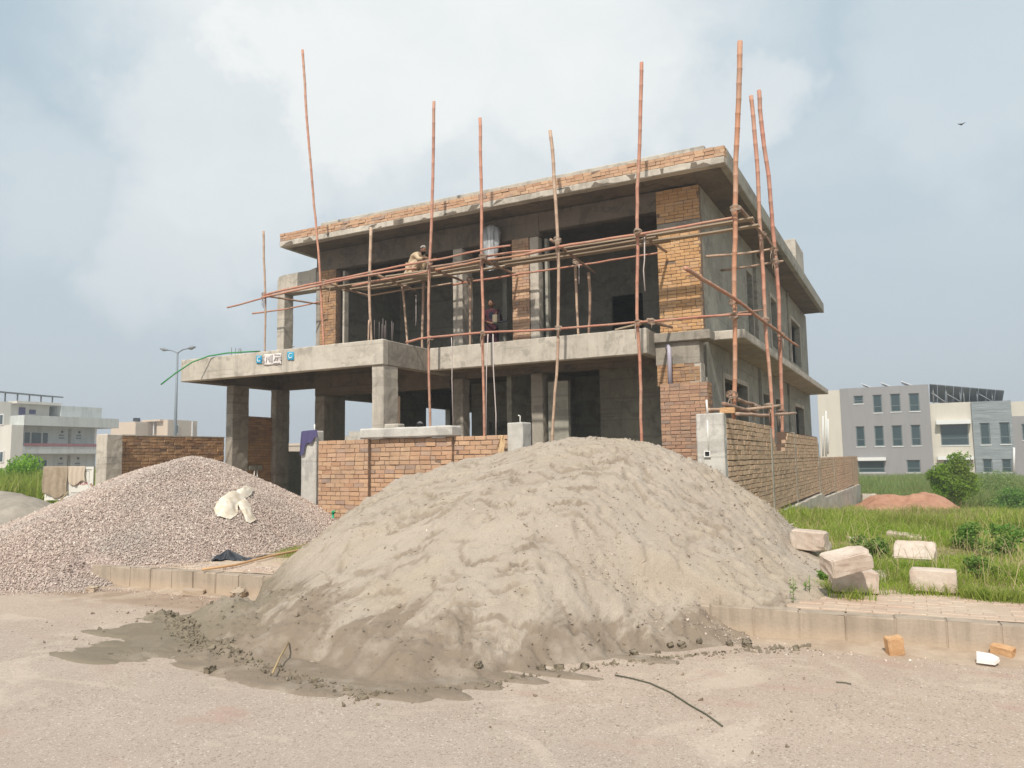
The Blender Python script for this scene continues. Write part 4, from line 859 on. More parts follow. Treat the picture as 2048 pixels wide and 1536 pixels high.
for (u, v, Y, r, t_, lb) in [(530, 590, 16.85, .09, 3, 'rope lashing on the leftmost short pole'), (650, 563, 16.85, .085, 2, 'rope lashing on the tall leaning left pole'), (742, 548, 16.85, .085, 2, 'rope lashing on the thick pale pole'),
    (859, 524, 16.85, .08, 2, 'rope lashing on the red pole beside the crouching worker'), (966, 514, 16.82, .1, 1, 'bulky rope lashing on the pole above the standing man'), (1115, 480, 16.8, .085, 3, 'rope lashing with hanging tails on the pale grey pole'),
    (1276, 464, 16.8, .09, 1, 'rope lashing on the tall red pole before the balcony end'), (1471, 418, 16.82, .11, 1, 'large rope lashing high on the orange corner pole'), (1525, 470, 18.6, .09, 2, 'rope lashing high on the middle right pole'),
    (1548, 500, 20.1, .1, 3, 'rope lashing where the higher crossbar meets the rightmost pole'), (1550, 524, 20.1, .1, 2, 'rope lashing where the lower crossbar meets the rightmost pole'), (1468, 604, 16.8, .1, 1, 'rope lashing where the diagonal brace crosses the corner pole'),
    (1468, 632, 16.8, .1, 0, 'rope lashing of the lowest rail on the corner pole'), (1531, 640, 18.55, .085, 1, 'rope lashing where the diagonal brace crosses the middle right pole'), (1562, 670, 20.05, .09, 2, 'rope lashing where the diagonal brace crosses the rightmost pole'),
    (861, 676, 16.82, .075, 2, 'rope lashing of the lowest rail on the left red pole'), (967, 666, 16.82, .075, 1, 'rope lashing of the lowest rail below the standing man'), (1117, 656, 16.82, .08, 1, 'rope lashing of the lowest rail on the pale grey pole'),
    (1276, 645, 16.82, .085, 1, 'rope lashing of the lowest rail on the tall red pole'), (1303, 643, 16.8, .085, 1, 'knot of rope at the balcony corner'), (1464, 790, 16.75, .12, 2, 'thick knot of rope low on the corner pole above the wall'),
    (1510, 815, 18.4, .12, 3, 'thick knot of rope between the low grey bamboos'), (1538, 812, 18.6, .1, 3, 'rope lashing low on the middle right pole'), (1562, 824, 20.1, .1, 3, 'rope lashing low on the rightmost pole'), (1152, 524, 18.1, .08, 2, 'rope lashing on top of the spotted prop'),
    (940, 560, 18.15, .085, 3, 'rope lashing on top of the prop by the concrete column'), (812, 570, 18.15, .07, 0, 'rope lashing on top of the prop beside the porch corner')]:
    lashing(u, v, Y, r, t_, lb)
def cord(name, uvY, r, mat, lb, group=None, cat='rope'):
    o = tube(name, [on_y(u, v, Y) for u, v, Y in uvY], r, mat, None, 5); return tagp(o, lb, cat, group)
GR = 'ropes hanging from the scaffold'
cord('hanging_rope', [(903, 675, 16.7), (904, 700, 16.7), (904, 760, 16.7), (906, 850, 16.6)], .012, M_CORD, 'thin pale rope hanging in front of the left balcony end', GR)
cord('hanging_rope', [(976, 668, 16.7), (973, 740, 16.7), (972, 870, 16.6)], .015, M_CORD, 'pale strap hanging close beside the middle red pole', GR)
cord('hanging_rope', [(986, 668, 16.7), (987, 740, 16.7), (992, 830, 16.7), (992, 870, 16.6)], .016, M_CORD, 'pale strap hanging a little right of the middle red pole', GR)
cord('hanging_rope', [(1289, 474, 16.9), (1289, 520, 16.9), (1287, 540, 16.9), (1290, 582, 16.9)], .016, M_CORD, 'knotted rope end hanging behind the tall red pole', GR)
cord('hanging_rope', [(1158, 528, 18.1), (1158, 560, 18.1), (1158, 568, 18.1)], .014, M_CORD, 'short rope end hanging by the spotted prop', GR)
cord('hanging_rope', [(661, 570, 16.8), (658, 590, 16.8), (656, 605, 17.2)], .012, M_ROPE, 'rope loop hanging below the left planks', GR)
cord('hanging_rope', [(832, 590, 17.5), (832, 640, 17.5), (831, 652, 17.5)], .007, M_CORD, 'thin string hanging under the worker', GR)
cord('hose', [(322, 769, 14.3), (350, 747, 14.7), (385, 724, 15.1), (418, 712, 15.42), (455, 706, 15.6), (500, 703.5, 15.9), (520, 703, 16.2)], .022, MB('green_hose', .4, .4).col((.03, .25, .06)).m, 'green hose curving over the left edge of the porch roof', None, 'hose')
# rebar
M_REBAR = MB('rebar', .7, .4).col((.16, .13, .12)).m
def rebars(pts, lb, zb, r=.009):
    e = empty('starter_bars', tuple(pts[0][0]), lb, 'reinforcing bars', 'reinforcing bars sticking out of the porch roof', 'thing')
    for p, dx in pts:
        q = np.array(p); tube('bar', [(q[0], q[1], zb), (q[0]+dx*.5, q[1], (zb+q[2])/2), (q[0]+dx, q[1], q[2])], r, M_REBAR, e, 5)
rebars([(on_y(u, v, Y), dx) for u, v, Y, dx in ((749, 640, 16.15, 0), (758, 644, 15.9, .01), (766, 637, 16.2, 0), (772, 641, 16.0, -.01), (763, 648, 16.2, .02), (769, 650, 16.25, 0), (783, 642, 16.2, .01), (785, 646, 16.0, .02))], 'cluster of reinforcing bars standing on the porch corner', 4.6)
rebars([(on_y(u, v, 15.9), dx) for u, v, dx in ((463, 695, 0), (471, 696, 0), (476, 697, .05), (481, 696, 0), (484, 699, -.03))], 'short stubs of reinforcing bar on the left of the porch roof', 4.6, .008)
tagp(tube('starter_bars', [on_y(578, 704, 16.1), on_y(580, 695, 16.1), on_y(588, 693, 16.0)], .01, M_REBAR), 'single bent wire at the foot of the open concrete frame', 'reinforcing bars', 'reinforcing bars sticking out of the porch roof')
# banners on the porch beam
M_PAPER = MB('white_paper', .8, .2); M_PAPER.col(M_PAPER.ramp(M_PAPER.noise(7, 4), [(.3, (.66, .60, .55)), (.7, (.80, .76, .72))])); M_PAPER = M_PAPER.m
M_BLUE = MB('blue_print', .6, .3); M_BLUE.col(M_BLUE.ramp(M_BLUE.noise(16, 4), [(.35, (.02, .26, .46)), (.7, (.08, .46, .64))])); M_BLUE = M_BLUE.m
M_INK = MB('grey_ink', .9, .1).col((.27, .23, .27)).m; M_WHT = MB('white_print', .7, .2).col((.8, .8, .8)).m
def poster(u0, v0, u1, v1, mat, name, lb, cat, tilt=0, Y=15.485):
    c = [on_y(*q, Y) for q in ((u0, v1), (u1, v1+tilt), (u1, v0+tilt), (u0, v0))]; n = 8; V = []; F = []
    for i in range(n+1):
        for j in range(n+1):
            s, t_ = i/n, j/n; p = (c[0]*(1-s)+c[1]*s)*(1-t_)+(c[3]*(1-s)+c[2]*s)*t_; p = p+np.array([random.uniform(-.006, .006), -.012*math.sin(s*7+t_*3)**2-.004, random.uniform(-.008, .008) if (j in (0, n) or i in (0, n)) else 0]); V.append(tuple(p))
    for i in range(n):
        for j in range(n): a = i*(n+1)+j; F.append((a, a+n+1, a+n+2, a+1))
    me = bpy.data.meshes.new(name); me.from_pydata(V, [], F); me.update(); o = link(name, me, mat, None, True); mo = o.modifiers.new('s', 'SOLIDIFY'); mo.thickness = .004
    return tagp(o, lb, cat), c
def text(body, loc, size, mat, parent, rot=(R(90), 0, 0), shear=0, name='lettering', sx=1.0, ext=.002):
    cu = bpy.data.curves.new(name, 'FONT'); cu.body = body; cu.size = size; cu.extrude = ext; cu.shear = shear; cu.align_x = 'CENTER'; cu.align_y = 'CENTER'; 
    tmp = bpy.data.objects.new(name, cu); COL.objects.link(tmp); bpy.context.view_layer.update(); me = bpy.data.meshes.new_from_object(tmp.evaluated_get(bpy.context.evaluated_depsgraph_get()))
    bpy.data.objects.remove(tmp); me.materials.clear(); me.materials.append(mat); o = bpy.data.objects.new(name, me); o.location = Vector(loc); o.rotation_euler = rot; o.scale = (sx, 1, 1); COL.objects.link(o); o.parent = parent; o.matrix_parent_inverse = Matrix.Translation(-Vector(parent.location)); return o
for (u0, v0, u1, v1, lb) in ((513, 711, 524, 727, 'small blue poster with a white letter C, left of the white paper banner'), (575, 704, 588, 720, 'small blue poster with a white letter C, right of the white paper banner')):
    o, c = poster(u0, v0, u1, v1, M_BLUE, 'poster', lb, 'poster'); o['group'] = 'blue posters on the porch beam'; mid = (c[0]+c[2])/2
    text('C', (mid[0], 15.462, mid[2]), .2, M_WHT, o)
o, c = poster(528, 709, 563, 731, M_PAPER, 'paper_banner', 'white paper banner with grey handwriting on the porch beam', 'banner', -2.5)
mid = (c[0]+c[2])/2
# handwriting, stroke by stroke
def scribble(pts, r=.008):
    return ([mid+np.array([x, -.024-.0*abs(x), z+x*.035]) for x, z in pts], r)
strokes = [[(-.30, .09), (-.36, .10), (-.38, .05), (-.33, .01), (-.29, -.03), (-.33, -.08), (-.38, -.06)], [(-.22, -.07), (-.2, .08), (-.15, 0), (-.11, .08), (-.10, -.07)], [(-.05, .13), (-.04, -.09)], [(0, .14), (.005, -.09)],
           [(.06, -.06), (.12, .0), (.17, .03), (.13, .05), (.10, 0), (.16, -.05)], [(.2, .04), (.2, -.06), (.23, .02), (.27, .03)], [(.35, .04), (.30, .03), (.29, -.04), (.34, -.06)], [(.08, .12), (.30, .09)], [(.05, -.12), (.3, -.13)]]
so2 = tube('lettering', None, 0, M_INK, o, 4, True, [scribble(s_) for s_ in strokes])
# silver drape under the roof
M_FOIL = MB('grey_plastic_sheet', .35, .5); M_FOIL.col(M_FOIL.ramp(M_FOIL.noise(1, 5, .6, stretch=(14, 14, .6)), [(.35, (.12, .125, .13)), (.65, (.55, .56, .57))])); M_FOIL = M_FOIL.m
pc = on_y(985, 478, 18.65); V = []; F = []; n = 18
for i in range(n):
    a = 2*PI*i/n
    for j, (z, rr) in enumerate(((.36, .06), (.28, .22), (.1, .27), (-.15, .27), (-.42, .22), (-.75, .14), (-.95, .1))):
        q = rr*(1+.14*math.sin(a*7+j)); V.append((pc[0]+q*math.cos(a)*1.1, pc[1]-.12+q*math.sin(a)*.5, pc[2]+z+random.uniform(-.02, .02)))
for i in range(n):
    for j in range(6): a = i*7+j; b = ((i+1) % n)*7+j; F.append((a, b, b+1, a+1))
me = bpy.data.meshes.new('plastic_sheet'); me.from_pydata(V, [], F); me.update(); tagp(link('plastic_sheet', me, M_FOIL, None, True), 'streaky grey plastic bundle hanging under the roof behind the scaffold', 'plastic sheet')

# ------------------------------------------------------------------ cloth things
def cloth(name, grid, mat, lb, cat, th=.006, group=None, sub=1):
    V = []; F = []; n, k = len(grid), len(grid[0])
    for r_ in grid: V += [tuple(p) for p in r_]
    for i in range(n-1):
        for j in range(k-1): a = i*k+j; F.append((a, a+1, a+k+1, a+k))
    me = bpy.data.meshes.new(name); me.from_pydata(V, [], F); me.update(); o = link(name, me, mat, None, True)
    mo = o.modifiers.new('s', 'SOLIDIFY'); mo.thickness = th
    if sub: ms = o.modifiers.new('d', 'SUBSURF'); ms.levels = sub; ms.render_levels = sub
    return tagp(o, lb, cat, group)
M_PURP = MB('purple_cloth', .9, .1).col((.10, .088, .185)).m; M_CREAM = MB('cream_cloth', .9, .1); M_CREAM.col(M_CREAM.ramp(M_CREAM.noise(8, 4), [(.35, (.60, .50, .38)), (.65, (.76, .69, .58))])); M_CREAM = M_CREAM.m
M_TANC = MB('tan_cloth', .95, .05); M_TANC.col(M_TANC.ramp(M_TANC.noise(9, 4), [(.3, (.30, .235, .165)), (.7, (.40, .33, .245))])); M_TANC = M_TANC.m
M_BEIGEC = MB('beige_cloth', .95, .05).col((.55, .46, .36)).m
# shirt over the gate pillar: body draped on the top, sleeves hanging
g = []
for i in range(9):
    row = []; s = i/8
    for j in range(9):
        t_ = j/8; u = 602+s*32; topv = 862-s*3; hang = (50-s*4)*(1-max(0, s-.25)*1.0) if s < .3 else (20-8*math.sin(s*9))
        p = on_y(u+(-3*t_ if s < .5 else t_*2), topv+hang*t_, 12.02-.03*math.sin(s*20+t_*3)); row.append(p)
    g.append(row)
cloth('shirt', g, M_PURP, 'purple shirt hung on the left gate pillar', 'shirt')
g = [[on_y(998+s*11+(-4*t_ if s < .5 else 1)+1.5*math.sin(t_*9+s*4), 870+t_*(43 if s < .6 else 38), 12.0-.04*math.sin(s*14+t_*4)) for s in np.linspace(0, 1, 7)] for t_ in np.linspace(0, 1, 9)]
cloth('rag', g, MB('tan_rag', .95, .05).col((.60, .43, .26)).m, 'tan rag hanging over the front brick wall beside the short pillar', 'rag')
# white sack on the gravel
def gz_(x, y): return float(sample_h(GHX, GHY, GHH, np.array([x]), np.array([y]))[0])
def on_heap(u, v):
    r_ = ray(u, v); s = 4.0
    while s < 16:
        p = CC+r_*s
        if p[2] < gz_(p[0], p[1]): return p
        s += .02
    return CC+r_*12
def sack_piece(poly, hgt, seed):
    bm = bmesh.new(); rr = random.Random(seed); P = [on_heap(u, v) for u, v in poly]; c0 = sum(P)/len(P)+np.array([0, 0, hgt]); rings = []
    for f_, hh in ((1.0, .012), (.93, .05), (.6, .8), (.25, 1.0)):
        rings.append([bm.verts.new(p*f_+(c0-np.array([0, 0, hgt]))*(1-f_)+np.array([0, -.4*hgt*hh, hgt*hh+.035+rr.uniform(-.012, .012)])) for p in P])
    for a_, b_ in zip(rings[:-1], rings[1:]):
        for k in range(len(P)): j = (k+1) % len(P); bm.faces.new((a_[k], a_[j], b_[j], b_[k]))
    bm.faces.new(rings[-1]); bmesh.ops.triangulate(bm, faces=[bm.faces[-1]] if False else [f for f in bm.faces if len(f.verts) > 4])
    bmesh.ops.subdivide_edges(bm, edges=bm.edges[:], cuts=2, use_grid_fill=True, smooth=.3)
    for w in bm.verts: f_ = math.sin(w.co.x*24+w.co.z*33+seed)*math.cos(w.co.x*13-w.co.z*27+w.co.y*9); w.co.z += .018*f_; w.co.y -= .018*f_
    bmesh.ops.recalc_face_normals(bm, faces=bm.faces[:]); return bm
body = [(428, 1022), (434, 1010), (448, 1002), (460, 990), (478, 985), (492, 996), (488, 1008), (476, 1018), (472, 1034), (462, 1042), (444, 1040), (431, 1034)]
tail = [(476, 1004), (490, 1002), (500, 1012), (505, 1028), (511, 1046), (500, 1052), (492, 1048), (488, 1034), (478, 1018)]
neck = [(470, 992), (484, 983), (498, 978), (508, 984), (504, 994), (492, 999), (480, 1000)]
bm = sack_piece(body, .11, 1); me = bpy.data.meshes.new('sack')
for pl_, hg_, sd_ in ((tail, .05, 2), (neck, .07, 3)):
    b2_ = sack_piece(pl_, hg_, sd_); tmp = bpy.data.meshes.new('t'); b2_.to_mesh(tmp); b2_.free(); bm.from_mesh(tmp); bpy.data.meshes.remove(tmp)
bm.to_mesh(me); bm.free()
tagp(link('sack', me, M_CREAM, None, True), 'crumpled white cloth sack lying on the gravel heap', 'sack')

# ------------------------------------------------------------------ sign board with clothes
def P20(u, v, dd=0): return at_d(u, v, 20.5-dd)
sgn = empty('sign_board', tuple(P20(140, 1020)), 'white framed sign board with red letters, half covered by hung clothes', 'sign', kind='thing')
ax = P20(188, 966)-P20(92, 966); ax[2] = 0; Ls = np.linalg.norm(ax); ax /= Ls; az = math.atan2(ax[1], ax[0])
o0 = P20(92, 966); SO = o0.copy(); zt, zb = 1.49, .66
def sb(name, s0, s1, z0, z1, d0, d1, mat):
    nrm = np.array([ax[1], -ax[0], 0]); V = []
    for (s, dd) in ((s0, d0), (s1, d0), (s1, d1), (s0, d1)): V.append([*(o0[:2]+ax[:2]*s+nrm[:2]*dd), z0])
    V = V+[[a, b, z1] for a, b, _ in V]; F = [[3, 2, 1, 0], [4, 5, 6, 7], [0, 1, 5, 4], [1, 2, 6, 5], [2, 3, 7, 6], [3, 0, 4, 7]]
    me = arr_mesh(name, V, F); return link(name, me, mat, sgn)
M_SIGNW = MB('white_paint', .5, .3).col((.70, .68, .62)).m; M_RED = MB('red_paint', .6, .3).col((.45, .03, .035)).m; M_GREYP = MB('grey_paint', .6, .3).col((.25, .24, .25)).m
sb('panel', .05, Ls-.05, zb+.05, zt-.05, 0, .02, M_SIGNW)
for nm, a in (('frame_rail', (0, Ls, zb-.03, zb+.05)), ('frame_rail', (0, Ls, zt-.05, zt+.02)), ('frame_stile', (0, .05, zb+.052, zt-.052)), ('frame_stile', (Ls-.05, Ls, zb+.052, zt-.052))): sb(nm, *a, -.01, .045, M_SIGNW)
for a in (0.0, Ls-.05): sb('leg', a, a+.05, -.1, zb-.032, -.005, .04, M_SIGNW)
for a in ((.12, Ls-.12, zb+.10, zb+.107), (.12, Ls-.12, zt-.11, zt-.103), (Ls-.127, Ls-.12, zb+.108, zt-.112), (.12, .127, zb+.108, zt-.112)): sb('border_line', *a, .021, .024, M_GREYP)
nrm = np.array([ax[1], -ax[0], 0])
tp = P20(158, 972); text('IIMBITUM', tuple(np.array([tp[0], tp[1], 1.055])+nrm*.03+ax*.02), .115, M_RED, sgn, (R(90), 0, az), sx=.95, ext=.004)
text('VINEETING', tuple(np.array([tp[0], tp[1], .815])+nrm*.03-ax*.08), .05, M_GREYP, sgn, (R(90), 0, az))
def garment(s0, s1, z1, z0, mat, lb, seed, d0=.08, nm='shirt'):
    g = []
    for i in range(11):
        t_ = i/10; row = []
        for j in range(13):
            s = s0+(s1-s0)*j/12; fold = .025*math.sin(j*1.9+seed+t_*2)+.012*math.sin(j*3.7+seed); bot = z0+.07*math.sin(j*.55+seed)
            row.append(np.array([*(SO[:2]+ax[:2]*(s+.02*math.sin(t_*6+seed)*t_)+nrm[:2]*(d0+fold*(.3+t_))), z1+(bot-z1)*t_]))
        g.append(row)
    return cloth(nm, g, mat, lb, nm, .008)
garment(-.04, .62, 1.54, .74, M_TANC, 'grey brown shirt hung over the left half of the sign board', 1.0)
garment(.6, 1.08, 1.53, 1.07, M_BEIGEC, 'pale beige cloth hung over the top of the sign board', 2.4, .065, 'cloth')
g0 = P20(122, 985); tube('stick', [P20(96, 1023, .3), P20(118, 1004, .3), P20(136, 984, .35)], .018, MB('dry_stick', .9).col((.40, .32, .19)).m); tagp(bpy.data.objects['stick'], 'long dry stick leaning against the foot of the sign board', 'stick')
tube('stub_branch', [P20(181, 967, .25), P20(190, 982, .25)], .03, BAM['brown'][0]); tagp(bpy.data.objects['stub_branch'], 'short dark stick leaning at the right edge of the sign board', 'stick')

# ------------------------------------------------------------------ loose things on road and pavement
def lump_mesh(name, size, mat, seed=0, cuts=2, rough=.12):
    bm = bmesh.new(); bmesh.ops.create_cube(bm, size=1); bmesh.ops.bevel(bm, geom=bm.edges[:], offset=.06, segments=1, affect='EDGES'); bmesh.ops.subdivide_edges(bm, edges=bm.edges[:], cuts=cuts, use_grid_fill=True)
    rr = random.Random(seed)
    for w in bm.verts: w.co += Vector([rr.uniform(-1, 1)*rough*.22 for _ in range(3)]); w.co = Vector((w.co.x*size[0], w.co.y*size[1], w.co.z*size[2]))
    for _ in range(3 if cuts >= 3 and size[0] > .3 else 0):   # knocked-off corners
        c_ = Vector([rr.choice((-.5, .5))*size[i] for i in range(3)]); n_ = Vector([c_[i]/size[i] for i in range(3)]).normalized()
        d_ = c_.dot(n_)-rr.uniform(.012, .045)
        for w in bm.verts:
            k = w.co.dot(n_)-d_
            if k > 0: w.co -= n_*k*.9
    me = bpy.data.meshes.new(name); bm.to_mesh(me); bm.free(); me.materials.append(mat); me.polygons.foreach_set('use_smooth', [False]*len(me.polygons)); return me
def put(name, me, loc, rot, lb, cat, group=None):
    o = bpy.data.objects.new(name, me); o.location = loc; o.rotation_euler = rot; COL.objects.link(o); return tagp(o, lb, cat, group)
m = MB('pink_concrete_block', .95, .1); n = m.noise(9, 5, .65); v = m.vor(70); c = m.ramp(n, [(.3, (.46, .36, .29)), (.6, (.57, .465, .385)), (.8, (.64, .56, .48))]); c = m.mix(m.mr(v, 0, .3, .5, 0), c, (.34, .21, .165)); c = m.mix(m.mr(m.noise(3.2, 5, .65), .46, .62, 0, .6), c, (.66, .58, .49)); c = m.mix(m.mr(m.noise(7, 5, .7), .55, .75, 0, .3), c, (.40, .31, .24)); m.col(c).bump(m.math('ADD', n, m.math('MULTIPLY', v, .25)), .5, .008); M_BLOCK = m.m
GB = 'broken kerb blocks lying in the grass'
def blk(u, v, Y_or_z, size, rot, lb, z=None):
    p = on_z(u, v, z); put('kerb_block', lump_mesh('kerb_block', size, M_BLOCK, int(u), 3, rough=.08), (p[0], p[1], p[2]), rot, lb, 'concrete block', GB)
blk(1620, 1080, 0, (.36, .2, .21), (.04, .05, -.2), 'pink concrete block resting on top of another beside the sand heap', .62)
blk(1628, 1104, 0, (.38, .22, .24), (0, -.03, -.1), 'pink concrete block half buried under another beside the sand heap', .36)
blk(1692, 1122, 0, (.40, .22, .17), (.2, -.2, .62), 'tilted whitish concrete block lying on another near the pavement', .60)
blk(1706, 1160, 0, (.40, .26, .2), (0, .04, .25), 'pale chipped concrete block under the tilted one', .37)
blk(1812, 1075, 0, (.48, .2, .10), (.1, .12, -.1), 'long whitish concrete slab piece farthest back in the grass', .40)
blk(1830, 1112, 0, (.42, .34, .2), (.5, .0, -.12), 'wide tilted pale concrete block in the middle of the grass', .38)
blk(1867, 1160, 0, (.38, .2, .2), (0, 0, -.04), 'pinkish concrete block standing at the edge of the pavement', .375)
blk(1725, 1081, 0, (.4, .2, .08), (.0, .1, .3), 'small pale slab chip hidden in the grass between the blocks', .34)
put('concrete_block', lump_mesh('concrete_block', (.62, .4, .62), M_CONC, 5), tuple(on_z(1739, 1010, -.75)+np.array([0, 0, .2])), (0, 0, .2), 'grey concrete block left of the red earth mound', 'concrete block')
put('slab_piece', lump_mesh('slab_piece', (1.0, .6, .08), M_CONC, 6), tuple(on_z(1738, 1024, -.75)+np.array([0, 0, .08])), (.12, .05, .1), 'thin grey slab lying in front of the red earth mound', 'slab')
GBR = 'stray bricks on the road by the kerb'
M_LB = MB('loose_brick', .95, .1); M_LB.col(M_LB.ramp(M_LB.noise(16, 5, .6), [(.3, (.48, .275, .14)), (.7, (.60, .38, .21))])).bump(M_LB.noise(40, 4), .6, .006); M_LB = M_LB.m
p = on_z(1790, 1309, 0); put('stray_brick', lump_mesh('stray_brick', (.12, .08, .14), M_LB, 1), (p[0], p[1]-.05, .078), (.1, -.12, .5), 'broken orange brick standing on end near the kerb', 'brick', GBR)
p = on_z(2006, 1318, 0); put('stray_brick', lump_mesh('stray_brick', (.15, .09, .075), M_LB, 2), (p[0], p[1]-.02, .065), (.1, .1, -.35), 'broken orange brick behind the crushed white carton', 'brick', GBR)
p = on_z(385, 1190, 0); put('stray_brick', lump_mesh('stray_brick', (.24, .13, .07), M_KERB, 3), (p[0]+.02, p[1], .035), (.05, .1, .7), 'dusty flat brick lying before the left kerb', 'brick', GBR)
p = on_z(477, 1197, 0); put('stray_brick', lump_mesh('stray_brick', (.13, .12, .10), M_KERB, 4, rough=.5), (p[0], p[1], .05), (.3, .1, .2), 'small dusty stone near the foot of the left kerb', 'brick', GBR)
p = on_z(192, 1182, 0); put('stray_brick', lump_mesh('stray_brick', (.1, .1, .06), M_KERB, 9, rough=.5), (p[0], p[1]-.05, .03), (.1, .1, .4), 'tiny brick chip at the end of the left kerb', 'brick', GBR)
p = on_z(1972, 1322, 0.02)+np.array([0, -.05, 0]); bm = bmesh.new(); pts_ = [(-.065, -.03, .0), (.05, -.045, .0), (.085, .0, .02), (.04, .035, .035), (-.06, .03, .045)]; vs = [bm.verts.new((p[0]+a, p[1]+b, c_+.018)) for a, b, c_ in pts_]; vt = [bm.verts.new((p[0]+a*.95, p[1]+b*.95, c_+.045)) for a, b, c_ in pts_]
bm.faces.new(vs[::-1]); bm.faces.new(vt)
for i in range(5): bm.faces.new((vs[i], vs[(i+1) % 5], vt[(i+1) % 5], vt[i]))
me = bpy.data.meshes.new('crushed_carton'); bm.to_mesh(me); bm.free(); tagp(link('crushed_carton', me, M_PAPER), 'crushed white carton on the road beside a brick', 'litter')
def wire(name, uv, r, mat, lb, cat, z=.008):
    tagp(tube(name, [on_z(u, v, z)+np.array([0, 0, dz]) for u, v, dz in uv], r, mat, None, 6), lb, cat)
M_WIRE = MB('dark_green_wire', .6, .3).col((.10, .10, .065)).m; M_TWIG = MB('dry_twig', .9, .1).col((.42, .31, .17)).m
wire('wire', [(1230, 1350, 0), (1262, 1356, 0), (1300, 1366, 0), (1340, 1384, 0), (1380, 1410, 0), (1412, 1428, 0), (1445, 1452, 0)], .005, M_WIRE, 'thin dark wire curving across the road in front of the sand heap', 'wire')
wire('twig', [(545, 1346, 0), (560, 1322, .03), (577, 1300, .06)], .007, M_TWIG, 'thin dry twig stuck in the damp foot of the sand heap', 'twig', .05)
wire('twig', [(1672, 1364, 0), (1690, 1365, 0), (1702, 1368, 0)], .004, M_WIRE, 'tiny dark twig lying on the road', 'twig')
wire('long_cane', [(405, 1139, 0), (470, 1130, 0), (540, 1112, 0), (620, 1096, 0), (690, 1078, 0)], .016, MB('orange_cane', .6, .3).col((.58, .36, .19)).m, 'long orange brown cane lying on the pavement before the gravel', 'cane', .29)
# black rag
bm = bmesh.new(); p0 = on_z(455, 1116, .28)
for k in range(26):
    a = k/26*2*PI; r_ = .2*(1+.45*math.sin(3*a+1)+.25*math.sin(7*a))
    bm.verts.new((p0[0]+r_*math.cos(a)*1.3, p0[1]+r_*math.sin(a)*.7, .27))
cvt = bm.verts.new((p0[0], p0[1], .37)); bm.verts.ensure_lookup_table()
for k in range(26): bm.faces.new((bm.verts[k], bm.verts[(k+1) % 26], cvt))
bmesh.ops.subdivide_edges(bm, edges=bm.edges[:], cuts=2)
for w in bm.verts: w.co.z += .03*math.sin(w.co.x*40)*math.cos(w.co.y*33)
me = bpy.data.meshes.new('black_rag'); bm.to_mesh(me); bm.free(); tagp(link('black_rag', me, MB('black_cloth', .6, .3).col((.05, .055, .065)).m), 'crumpled black plastic bag on the pavement by the gravel', 'plastic bag')
# tap
M_GRN = MB('green_pipe', .4, .4).col((.02, .33, .17)).m; t0 = on_z(667, 1046, .35); tapY = float(t0[1])
tapY = 11.85; pa = on_y(667, 1046, tapY); pb = on_y(666, 1026, tapY); pd = on_y(677, 1023, tapY)
tp_ = empty('water_tap', tuple(pa), 'green standpipe with a small tap in front of the brick wall', 'tap', kind='thing')
tube('pipe', [pa-np.array([0, 0, .3]), pb], .025, M_GRN, tp_); tube('elbow', [pb-np.array([0, 0, .02]), pb+np.array([0, 0, .02]), pb+np.array([.05, -.01, .03])], .032, M_GRN, tp_); tube('spout', [pb+np.array([.05, -.01, .03]), pd], .012, MB('brass', .4, .5).col((.5, .42, .2)).m, tp_)
# brick under the corner pole, on the wall
p = on_y(1452, 822, 12.28); put('loose_brick', lump_mesh('loose_brick', (.23, .11, .09), M_LB, 7), (p[0]+.02, p[1]+.02, 2.275), (0, 0, .1), 'bright orange brick lying on the side wall next to the corner pillar', 'brick')
# stones and clods around the sand heap
m = MB('damp_clod', .95, .1); m.col(m.ramp(m.noise(20, 4), [(.3, (.17, .14, .10)), (.7, (.27, .225, .165))])).bump(m.noise(60, 3), .6, .005); M_CLOD = m.m
GCL = 'dark clods along the foot of the sand heap'
clods = [(1495, 1292, .075, 'largest dark clod at the right end of the sand heap foot'), (1365, 1297, .05, 'dark round clod below the right flank of the sand heap'), (1342, 1298, .04, 'brown clod left of the dark round one'), (1120, 1337, .055, 'flat black clod below the middle of the sand heap'), (1172, 1334, .05, 'dark clod just right of the flat black one'),
         (1085, 1342, .05, 'dark clod left of the flat black one'), (1270, 1312, .055, 'brown clod between the sand tongues'), (1400, 1290, .04, 'small clod right of the dark round one'), (424, 1344, .06, 'lone dark stone on the damp sand at the far left'), (1460, 1290, .05, 'olive clod beside the largest one'), (960, 1348, .045, 'clod at the edge of the damp patch in the middle'), (1318, 1305, .03, 'small brown clod between the sand tongues')]
for k, (u, v, s_, lb) in enumerate(clods):
    p = on_z(u, v, .0); zz = sand_z(p[0], p[1]) if p[1] > 3.7 else 0
    cm = lump_mesh('clod', (s_*1.05, s_*.85, s_*.7), M_CLOD, k, 3, .55); cm.polygons.foreach_set('use_smooth', [True]*len(cm.polygons)); put('clod', cm, (p[0], p[1]-.02, max(zz, 0)+s_*.25), (random.uniform(-.3, .3), random.uniform(-.3, .3), random.uniform(0, 3)), lb, 'clod', GCL)
n = 15000; x = rng.uniform(-8.0, -.7, n); y = rng.uniform(4.0, 10.5, n); z = np.array([sand_z(a, b) for a, b in zip(x, y)]); k = (z > .02) | (rng.random(n) < .12)
k &= ~((y > kerb_y(x)) & (z < .24)); x, y, z = x[k], y[k], z[k]
o = stones('sand_lumps', np.stack([x, y, z], -1), np.clip(rng.lognormal(-5.0, .6, len(x)), .003, .032), M_SAND, None, .7); tagp(o, 'small lumps of sand scattered over the sand heap', 'sand lumps', kind='stuff')
